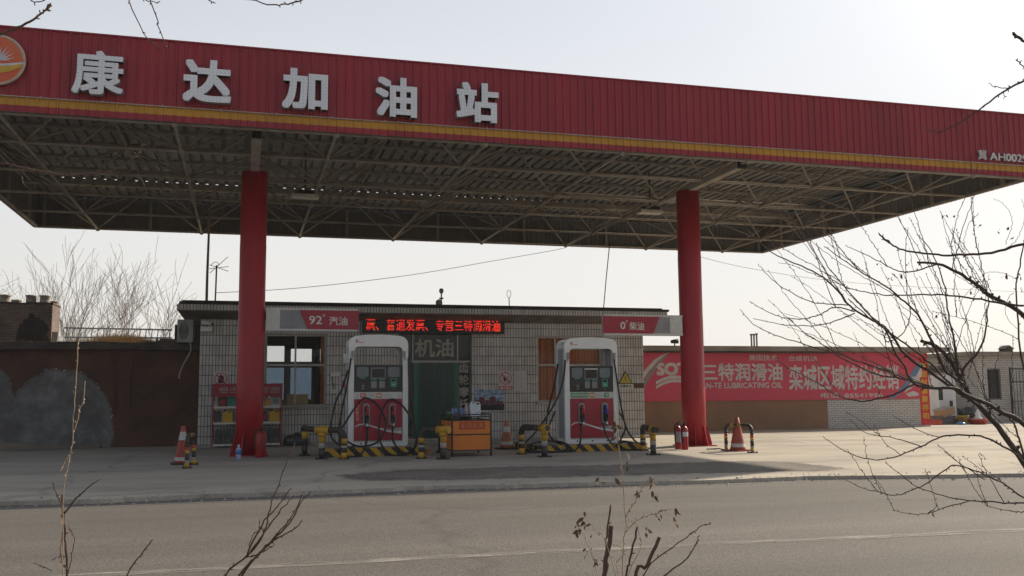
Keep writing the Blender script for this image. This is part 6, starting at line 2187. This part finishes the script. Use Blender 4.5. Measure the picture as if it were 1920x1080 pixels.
# ================================================================== ROADSIDE BUSHES IN FRONT OF THE CAMERA
class Bush:
    """branches given as photo polylines at their own distances from the camera; every piece keeps real depth and thickness"""
    def __init__(s, seed):
        s.rng = random.Random(seed)
        s.known = []
        s.wk = 1.0
        s.br = []
    def depth(s, u, v, default):
        best, bd_ = default, 1e9
        for a, b_, d in s.known:
            q_ = (a - u) ** 2 + (b_ - v) ** 2
            if q_ < bd_:
                best, bd_ = d, q_
        return best if bd_ < 60 ** 2 else default
    def add(s, pts, w0, w1, d0=None, drift=None, buds=True, cat=0):
        """pts from the thick end to the tip; w = width in photo pixels"""
        n = len(pts)
        L = [0]
        for i in range(1, n):
            L.append(L[-1] + math.hypot(pts[i][0] - pts[i - 1][0], pts[i][1] - pts[i - 1][1]))
        d0 = s.depth(pts[0][0], pts[0][1], 4.0) if d0 is None else d0
        drift = s.rng.uniform(-.22, .22) if drift is None else drift
        P, Rr = [], []
        for i, (u, v) in enumerate(pts):
            f_ = L[i] / L[-1]
            d = d0 + drift * f_ * L[-1] / 300
            P.append(D(u, v, d))
            Rr.append((w0 + (w1 - w0) * f_) * s.wk / 2 / FPX * d)
        k = 5
        SP = smooth(P, k)
        SU = smooth([(u, v, 0) for u, v in pts], k)
        SR = []
        for i in range(len(SP)):
            a = i / k
            j = min(int(a), n - 2)
            SR.append(Rr[j] + (Rr[j + 1] - Rr[j]) * (a - j))
        for i in range(len(SP)):
            f_ = i / (len(SP) - 1)
            s.known.append((SU[i].x, SU[i].y, d0 + drift * f_ * L[-1] / 300))
        for i in range(1, len(SP) - 1):
            SP[i] = SP[i] + Vector((s.rng.gauss(0, .0015), s.rng.gauss(0, .002), s.rng.gauss(0, .0015)))
        s.br.append((SP, SR, cat))
        if buds:
            for i in range(2, len(SP) - 1):
                if s.rng.random() < .42:
                    tdir = (SP[i] - SP[i - 1]).normalized()
                    side = tdir.orthogonal().normalized()
                    side.rotate(Matrix.Rotation(s.rng.uniform(0, 6.28), 3, tdir))
                    r_ = SR[i]
                    s.br.append(([SP[i] + side * r_ * .5, SP[i] + side * (r_ * 1.6 + .002) + tdir * .002, SP[i] + side * (r_ * 2.0 + .004) + tdir * .006], [max(.0016, r_ * .6), max(.0016, r_ * .6), .0006], cat))
    def shoot(s, u, v, ang, Lpx, curve, w=2.6):
        a = math.radians(ang)
        pts = []
        n = 5
        x, y = u, v
        for i in range(n + 1):
            pts.append((x, y))
            x += math.cos(a) * Lpx / n
            y -= math.sin(a) * Lpx / n
            a += math.radians(curve / n + s.rng.gauss(0, 2.5))
        s.add(pts, w, 1.1, None, None, True, 1)
    def build(s, name, label, m, off, thick_cat_name='trunk', fine_name='twigs', cat='tree', n1=9, n2=5, group=None):
        t = thing(name, label, cat, off, 0, group)
        A, B = MB(), MB()
        o_ = Vector(off)
        for P, Rr, c in s.br:
            (A if c == 0 else B).tube([p - o_ for p in P], Rr, n1 if c == 0 else n2)
        A.build(thick_cat_name, m, t)
        if B.v:
            B.build(fine_name, m, t)
        return t
bs = Bush(5)
bs.wk = 0.70
# main limbs (out of frame to their common foot at the right)
foot_r = (2240, 1500)
bs.add([foot_r, (2120, 1180), (1990, 960), (1920, 868), (1880, 812), (1834, 760), (1817, 738), (1806, 719), (1796, 700), (1778, 671), (1755, 648), (1727, 657 - 18)], 34, 9, 4.3, .10)
bs.add([(2120, 1180), (2010, 900), (1920, 797), (1881, 774), (1850, 756), (1814, 741), (1789, 728), (1755, 728), (1727, 725), (1713, 719)], 24, 7, 4.3, -.1)
bs.add([(2010, 900), (1985, 700), (1920, 593), (1860, 557), (1830, 533), (1800, 513), (1760, 496), (1720, 492)], 22, 6, None, .15)
bs.add([(1834, 760), (1790, 730), (1747, 700), (1700, 667), (1663, 617), (1630, 597), (1593, 573), (1553, 527), (1513, 503), (1447, 473), (1400, 430)], 9, 2, None, .2)
bs.add([(1805, 719), (1770, 690), (1747, 640), (1720, 590), (1690, 560), (1650, 530), (1600, 500), (1545, 462)], 8, 2, None, -.15)
bs.add([(1713, 719), (1696, 687), (1680, 664), (1663, 623), (1630, 590), (1590, 545), (1553, 500), (1530, 455)], 6, 2, None, .1)
bs.add([(1713, 721), (1680, 738), (1646, 747), (1613, 753), (1567, 740), (1533, 718), (1480, 690), (1453, 670)], 5, 1.8, None, .12)
bs.add([(1814, 741), (1777, 715), (1743, 680), (1712, 655), (1673, 627), (1640, 603), (1590, 560)], 7, 2.5, None, -.1)
bs.add([(1800, 713), (1808, 690), (1840, 650), (1850, 600), (1853, 560)], 7, 3, None, .1)
bs.add([(1796, 700), (1790, 640), (1778, 590), (1770, 530), (1745, 470), (1720, 440)], 6, 2, None, -.1)
bs.add([(1755, 728), (1700, 712), (1640, 700), (1560, 662), (1513, 647), (1453, 627), (1413, 607), (1387, 580)], 5, 1.6, None, .15)
bs.add([(1920, 573), (1867, 567), (1800, 556), (1745, 553), (1663, 553), (1630, 548), (1590, 540), (1553, 520)], 6, 1.8, 4.4, .1)
bs.add([(1603, 584), (1567, 576), (1540, 588), (1513, 597), (1480, 597), (1447, 588), (1405, 565)], 3.6, 1.6)
bs.add([(1603, 587), (1557, 605), (1513, 611), (1460, 608), (1412, 597)], 3.2, 1.5)
bs.add([(1590, 572), (1550, 570), (1513, 563), (1460, 533), (1437, 513), (1422, 495)], 3.2, 1.5)
bs.add([(1477, 596), (1500, 617), (1533, 640), (1573, 663), (1630, 684), (1690, 706), (1750, 727)][::-1], 5, 1.6)
bs.add([(1755, 496), (1710, 509), (1680, 507), (1650, 491), (1600, 467), (1585, 459)], 4, 1.5)
bs.add([(1663, 617), (1660, 640), (1690, 628), (1706, 590), (1700, 540), (1698, 470), (1703, 427)], 3, 1.4)
# lower drooping arcs
bs.add([(1990, 960), (1935, 885), (1907, 853), (1880, 837), (1847, 820), (1797, 815), (1763, 820), (1727, 837), (1690, 853), (1650, 862), (1613, 857), (1577, 842), (1543, 818)], 7, 1.6, None, .25)
bs.add([(2060, 960), (1975, 947), (1920, 943), (1883, 943), (1817, 938), (1780, 932), (1723, 915), (1693, 893), (1660, 865)], 6, 1.6, 4.25, .1)
bs.add([(2000, 975), (1920, 933), (1887, 910), (1847, 890), (1797, 873), (1773, 880), (1747, 900), (1720, 915), (1683, 928), (1647, 922), (1613, 913), (1563, 888)], 5.5, 1.5, 4.2, -.1)
bs.add([(1817, 940), (1767, 953), (1740, 963), (1707, 963), (1673, 957)], 3, 1.4)
bs.add([(1740, 962), (1755, 950), (1752, 944)], 2.2, 1.2)
bs.add([(1847, 900), (1793, 863), (1757, 832)], 2.6, 1.3)
bs.add([(1813, 887), (1793, 863), (1770, 847)], 2.4, 1.2)
bs.add([(1763, 820), (1723, 807), (1673, 778)], 2.6, 1.3)
bs.add([(1727, 837), (1680, 822), (1633, 815), (1613, 805), (1595, 787)], 3, 1.3)
bs.add([(1690, 853), (1660, 830), (1638, 795)], 2.2, 1.2)
bs.add([(1960, 965), (1920, 960), (1897, 958), (1852, 950)], 3.5, 1.5, 4.1)
bs.add([(1883, 943), (1852, 890), (1835, 850), (1850, 862)], 2.4, 1.2)
bs.add([(1920, 860), (1913, 830), (1900, 793), (1880, 770)], 6, 4, 4.2)
bs.add([(1960, 470), (1920, 458), (1860, 473), (1797, 478), (1747, 477), (1693, 468), (1667, 455), (1648, 438)], 8, 4, 3.6, .05)
bs.add([(1667, 455), (1656, 446), (1647, 436)], 8, 2, 3.62, 0, False)
bs.add([(1960, 128), (1920, 150), (1880, 173), (1840, 203), (1813, 220), (1787, 238), (1753, 248), (1736, 240), (1727, 230)], 6.5, 1.8, 3.4, .1)
bs.add([(1897, 163), (1880, 165), (1853, 157)], 3, 1.5, 3.4)
bs.add([(1883, 172), (1882, 186)], 2, 1.4, 3.4)
bs.add([(1935, 132), (1920, 125), (1905, 112)], 3, 3, 3.4)
bs.add([(1945, 90), (1920, 77), (1908, 70), (1899, 63)], 5, 9, 3.4, 0, False)
bs.add([(1960, 800), (1920, 690), (1905, 560), (1912, 500), (1925, 430)], 6, 3, 4.2)
R_ = bs.rng
cand = [k for k in bs.known if 1560 < k[0] < 1925 and 470 < k[1] < 800]
for k in range(52):
    u, v, d = R_.choice(cand)
    bs.shoot(u, v, R_.uniform(100, 158), R_.uniform(90, 260), R_.uniform(-14, 14), R_.uniform(1.8, 3.0))
cand = [k for k in bs.known if 1780 < k[0] < 1930 and 430 < k[1] < 800]
for k in range(24):
    u, v, d = R_.choice(cand)
    bs.shoot(u, v, R_.uniform(75, 125), R_.uniform(90, 220), R_.uniform(-20, 20), R_.uniform(1.8, 2.8))
cand = [k for k in bs.known if 1640 < k[0] < 1925 and 800 < k[1] < 960]
for k in range(12):
    u, v, d = R_.choice(cand)
    bs.shoot(u, v, R_.uniform(110, 150), R_.uniform(50, 120), R_.uniform(-14, 14), 2.0)
# curling vine tendrils at the right edge
for k in range(6):
    u, v = R_.uniform(1790, 1925), R_.uniform(390, 560)
    pts = []
    a = R_.uniform(0, 360)
    for i in range(9):
        pts.append((u, v))
        u += 13 * math.cos(math.radians(a)); v -= 13 * math.sin(math.radians(a))
        a += R_.uniform(-6, 30)
    bs.add(pts, 1.5, 1.0, R_.uniform(3.9, 4.5), None, False, 1)
fr = D(2240, 1500, 4.3)
tr = bs.build('roadside_tree', 'dark bare branching tree reaching in from the right edge in front of the road', 'bark_near', (fr.x, fr.y, -.03))
lf = MB()
def leaf(lf, p, size, rng):
    ax = Vector((rng.gauss(0, 1), rng.gauss(0, 1), -abs(rng.gauss(1.2, .4)))).normalized()
    sd = ax.orthogonal().normalized()
    sd.rotate(Matrix.Rotation(rng.uniform(0, 6.28), 3, ax))
    nn = ax.cross(sd)
    c = rng.uniform(.2, .6)
    vs = [p, p + ax * size * .35 + sd * size * .22 + nn * size * .1, p + ax * size * .7 + sd * size * .16 + nn * size * c * .4, p + ax * size + nn * size * c * .5, p + ax * size * .65 - sd * size * .17 + nn * size * .05, p + ax * size * .3 - sd * size * .2 + nn * size * .12]
    lf.add(vs, [(0, 1, 5), (1, 2, 4, 5), (2, 3, 4)], 0, False)
for (u, v) in [(1690, 517), (1692, 512), (1886, 512), (1885, 520), (1771, 406), (1790, 406), (1648, 495), (1705, 494), (1757, 590), (1744, 885), (1910, 510), (1911, 520), (1915, 540), (1820, 547), (1825, 552), (1893, 565), (1872, 433), (1901, 443), (1890, 425), (1837, 421), (1668, 522), (1675, 514), (1718, 504), (1744, 962)]:
    for k in range(3):
        leaf(lf, D(u + R_.uniform(-3, 3), v + R_.uniform(-4, 3), R_.uniform(3.95, 4.3)) - Vector((fr.x, fr.y, -.03)), R_.uniform(.010, .024), R_)
lf.build('withered_leaves', 'dry_leaf', tr)
# overhead branch tips at the top left, from a tree standing left of the camera
tl = Bush(9)
base = Vector((1.2, -15.7, -.03))
def to_trunk(bush, u, v, d, w):
    """carry a branch on out of the frame to its trunk"""
    p = D(u, v, d)
    top = base + Vector((.05, .02, 2.75))
    mid = p.lerp(top, .5) + Vector((0, 0, .25))
    r = w / 2 / FPX * d
    bush.br.append((smooth([top, mid, p], 5), [.012 + (r - .012) * i / 10 for i in range(11)], 0))
tl.br.append((smooth([base, base + Vector((.02, .03, 1.2)), base + Vector((-.02, 0, 2.3)), base + Vector((.05, .02, 2.75)), base + Vector((.02, .05, 3.6))], 5), [.05 - .0018 * i for i in range(21)], 0))
for pts, w0, w1, d in [([(-40, 78), (0, 65), (33, 52), (67, 33), (87, 18), (94, 9)], 6, 3.5, 2.6), ([(225, -40), (243, 5), (265, 55), (285, 80), (300, 93)], 2.6, 1.5, 2.9), ([(270, -40), (284, 5), (298, 50), (312, 91)], 2.6, 1.6, 2.9), ([(30, -20), (57, 1), (72, 3), (92, -5)], 2.6, 1.6, 2.7), ([(580, -12), (563, 1), (540, 8), (510, 8), (460, -2), (420, -14)], 3, 1.8, 3.0), ([(380, -14), (393, 1), (400, 6)], 2.4, 1.6, 3.0), ([(250, -18), (276, 2), (300, 3)], 2.2, 1.4, 2.9)]:
    tl.add(pts, w0, w1, d, .05)
    to_trunk(tl, pts[0][0], pts[0][1], d, w0)
tl.add([(88, 17), (91, 12), (95, 7)], 6, 3, 2.6, 0, False)
tl.add([(-60, 296), (0, 306), (60, 318), (110, 326), (150, 328), (215, 318), (245, 300), (262, 285), (265, 272)], 3.8, 2.2, 2.7, .1)
to_trunk(tl, -60, 296, 2.7, 3.8)
tl.build('overhead_tree', 'bare tree beside the camera whose branch tips hang in at the top left', 'stem_brown', base)
# dead stems along the near verge
def stem_bush(seed, specs, label, m, root, name='dead_shrub', leaves=(), d=3.2, lsz=(.012, .03)):
    b = Bush(seed)
    for sp_ in specs:
        b.add(*sp_)
    t = b.build(name, label, m, root, 'stems', 'twigs', 'shrub', 7, 5, 'dead shrubs on the near verge')
    if leaves:
        L_ = MB()
        for u, v, n in leaves:
            for k in range(n):
                leaf(L_, D(u + b.rng.uniform(-5, 5), v + b.rng.uniform(-14, 12), b.depth(u, v, d)) - Vector(root), b.rng.uniform(*lsz), b.rng)
        L_.build('withered_leaves', 'dry_leaf', t)
    return t
def root_of(u, d):
    p = D(u, 1500, d)
    return Vector((p.x, p.y, -.03))
stem_bush(1, [([(131, 1560), (128, 1240), (126, 1080), (123, 1020), (120, 970), (117, 927)], 8, 4, 3.0, .02),
              ([(121, 962), (150, 927), (187, 898)], 4, 1.6), ([(119, 960), (108, 930), (98, 905)], 2.4, 1.2), ([(127, 1070), (112, 1040), (118, 1000), (122, 965)], 2.2, 1.4),
              ([(128, 1075), (134, 1040), (138, 1010), (128, 985)], 2, 1.2), ([(96, 1070), (75, 1060), (63, 1057)], 1.6, 1.0, 3.0)],
          'dead stem wound with vine at the lower left corner', 'stem_brown', root_of(131, 3.0), leaves=((113, 963, 7), (112, 1037, 6)))
stem_bush(2, [([(122, 1560), (120, 1100), (119, 930), (126, 885), (133, 850), (138, 800), (140, 750), (143, 690), (147, 640)], 2.4, 1.6, 2.95, .0),
              ([(140, 806), (150, 770), (157, 745), (160, 715)], 1.8, 1.2), ([(113, 885), (122, 865), (126, 857)], 1.6, 1.0, 2.95)],
          'thin pale dry vine rising up the lower left in front of the grey wall patch', 'bark_pale', root_of(122, 2.95), 'dry_vine')
stem_bush(3, [([(170, 1560), (205, 1200), (238, 1080), (267, 1037), (287, 1012)], 5, 2.4, 3.1, .02)], 'single bare twig between the vine and the forked twigs', 'stem_brown', root_of(170, 3.1))
stem_bush(4, [([(330, 1560), (390, 1180), (423, 1080), (463, 1043), (493, 1003), (505, 960), (513, 933), (535, 873), (553, 830)], 8, 1.5, 3.1, .0),
              ([(463, 1043), (490, 985), (525, 945), (547, 915)], 4, 1.8), ([(470, 1035), (505, 985), (532, 950), (551, 929)], 4, 1.6),
              ([(390, 1180), (450, 1080), (485, 1040), (520, 1000), (552, 960), (567, 927)], 5.5, 1.8), ([(485, 1040), (515, 1010), (545, 975), (566, 940), (583, 922)], 4.5, 1.6),
              ([(440, 1100), (478, 1045), (510, 1015), (540, 1000), (567, 975)], 5, 1.8), ([(460, 1045), (490, 1037), (515, 1020)], 3, 1.4), ([(495, 1000), (488, 985), (486, 973)], 2.4, 1.2), ([(468, 1030), (472, 1005), (488, 995)], 2, 1.2)],
          'sheaf of bare forked twigs leaning right in the lower left foreground', 'stem_brown', root_of(330, 3.1))
stem_bush(5, [([(1125, 1560), (1128, 1200), (1133, 1080), (1139, 1040), (1147, 985)], 10, 9, 3.0, 0, False), ([(1128, 1120), (1134, 1040), (1138, 1005), (1145, 947)], 4.5, 3.5, 3.02, 0),
              ([(1170, 1560), (1172, 1120), (1182, 1050), (1196, 987)], 5, 4, 3.0), ([(1180, 1560), (1190, 1110), (1213, 1060), (1237, 1007)], 8, 7, 2.95, 0, False),
              ([(1185, 1120), (1222, 1055), (1280, 1012), (1310, 990), (1333, 980)], 3, 1.6), ([(1200, 1110), (1265, 1066), (1300, 1030), (1312, 1004)], 4, 1.8)],
          'cut-back shrub stump with thick pruned stems at the bottom centre', 'stem_brown', root_of(1140, 3.0))
stem_bush(6, [([(1160, 1560), (1164, 1200), (1168, 1053), (1173, 987), (1170, 930), (1167, 887), (1160, 840), (1156, 800), (1152, 770)], 3.4, 1.6, 2.9, .0),
              ([(1174, 970), (1193, 933), (1206, 912), (1220, 893)], 2, 1.3), ([(1172, 1000), (1187, 982), (1207, 970), (1240, 960), (1262, 953)], 2, 1.3),
              ([(1160, 1100), (1133, 1010), (1120, 1000), (1107, 980), (1098, 970)], 2, 1.2), ([(1130, 1110), (1110, 1040), (1095, 1005), (1086, 985)], 2, 1.2), ([(1163, 1110), (1200, 1030), (1198, 1000), (1192, 970)], 1.6, 1.0), ([(1165, 1090), (1155, 1060), (1170, 1035), (1150, 1020)], 1.6, 1.0)],
          'tall pale dry weed with hanging withered leaves beside the pruned stump', 'bark_pale', root_of(1160, 2.9), 'dry_weed',
          leaves=((1154, 800, 7), (1156, 825, 5), (1124, 900, 5), (1156, 902, 3), (1222, 905, 7), (1223, 925, 5), (1193, 930, 5), (1262, 965, 6), (1241, 968, 2), (1230, 975, 2), (1183, 965, 3), (1085, 985, 7), (1093, 983, 3), (1098, 972, 3), (1213, 992, 4), (1097, 1035, 3), (1115, 1060, 4), (1106, 996, 2), (1175, 862, 3)))

# ================================================================== HAZE
def haze(density):
    m = bpy.data.materials.new('haze_air')
    m.use_nodes = True
    nt = m.node_tree
    nt.nodes.clear()
    o = _n(nt, 'ShaderNodeOutputMaterial')
    v = _n(nt, 'ShaderNodeVolumePrincipled')
    v.inputs['Color'].default_value = (0.92, 0.92, 0.92, 1)
    v.inputs['Density'].default_value = density
    v.inputs['Anisotropy'].default_value = 0.0
    nt.links.new(v.outputs[0], o.inputs['Volume'])
    MATS['haze_air'] = m
    b = MB().box((-410, -410, -1.3), (420, 410, 9.2)).build('haze', 'haze_air')
    b['kind'] = 'stuff'
    b['label'] = 'pale winter haze in the air'
haze(0.0006)
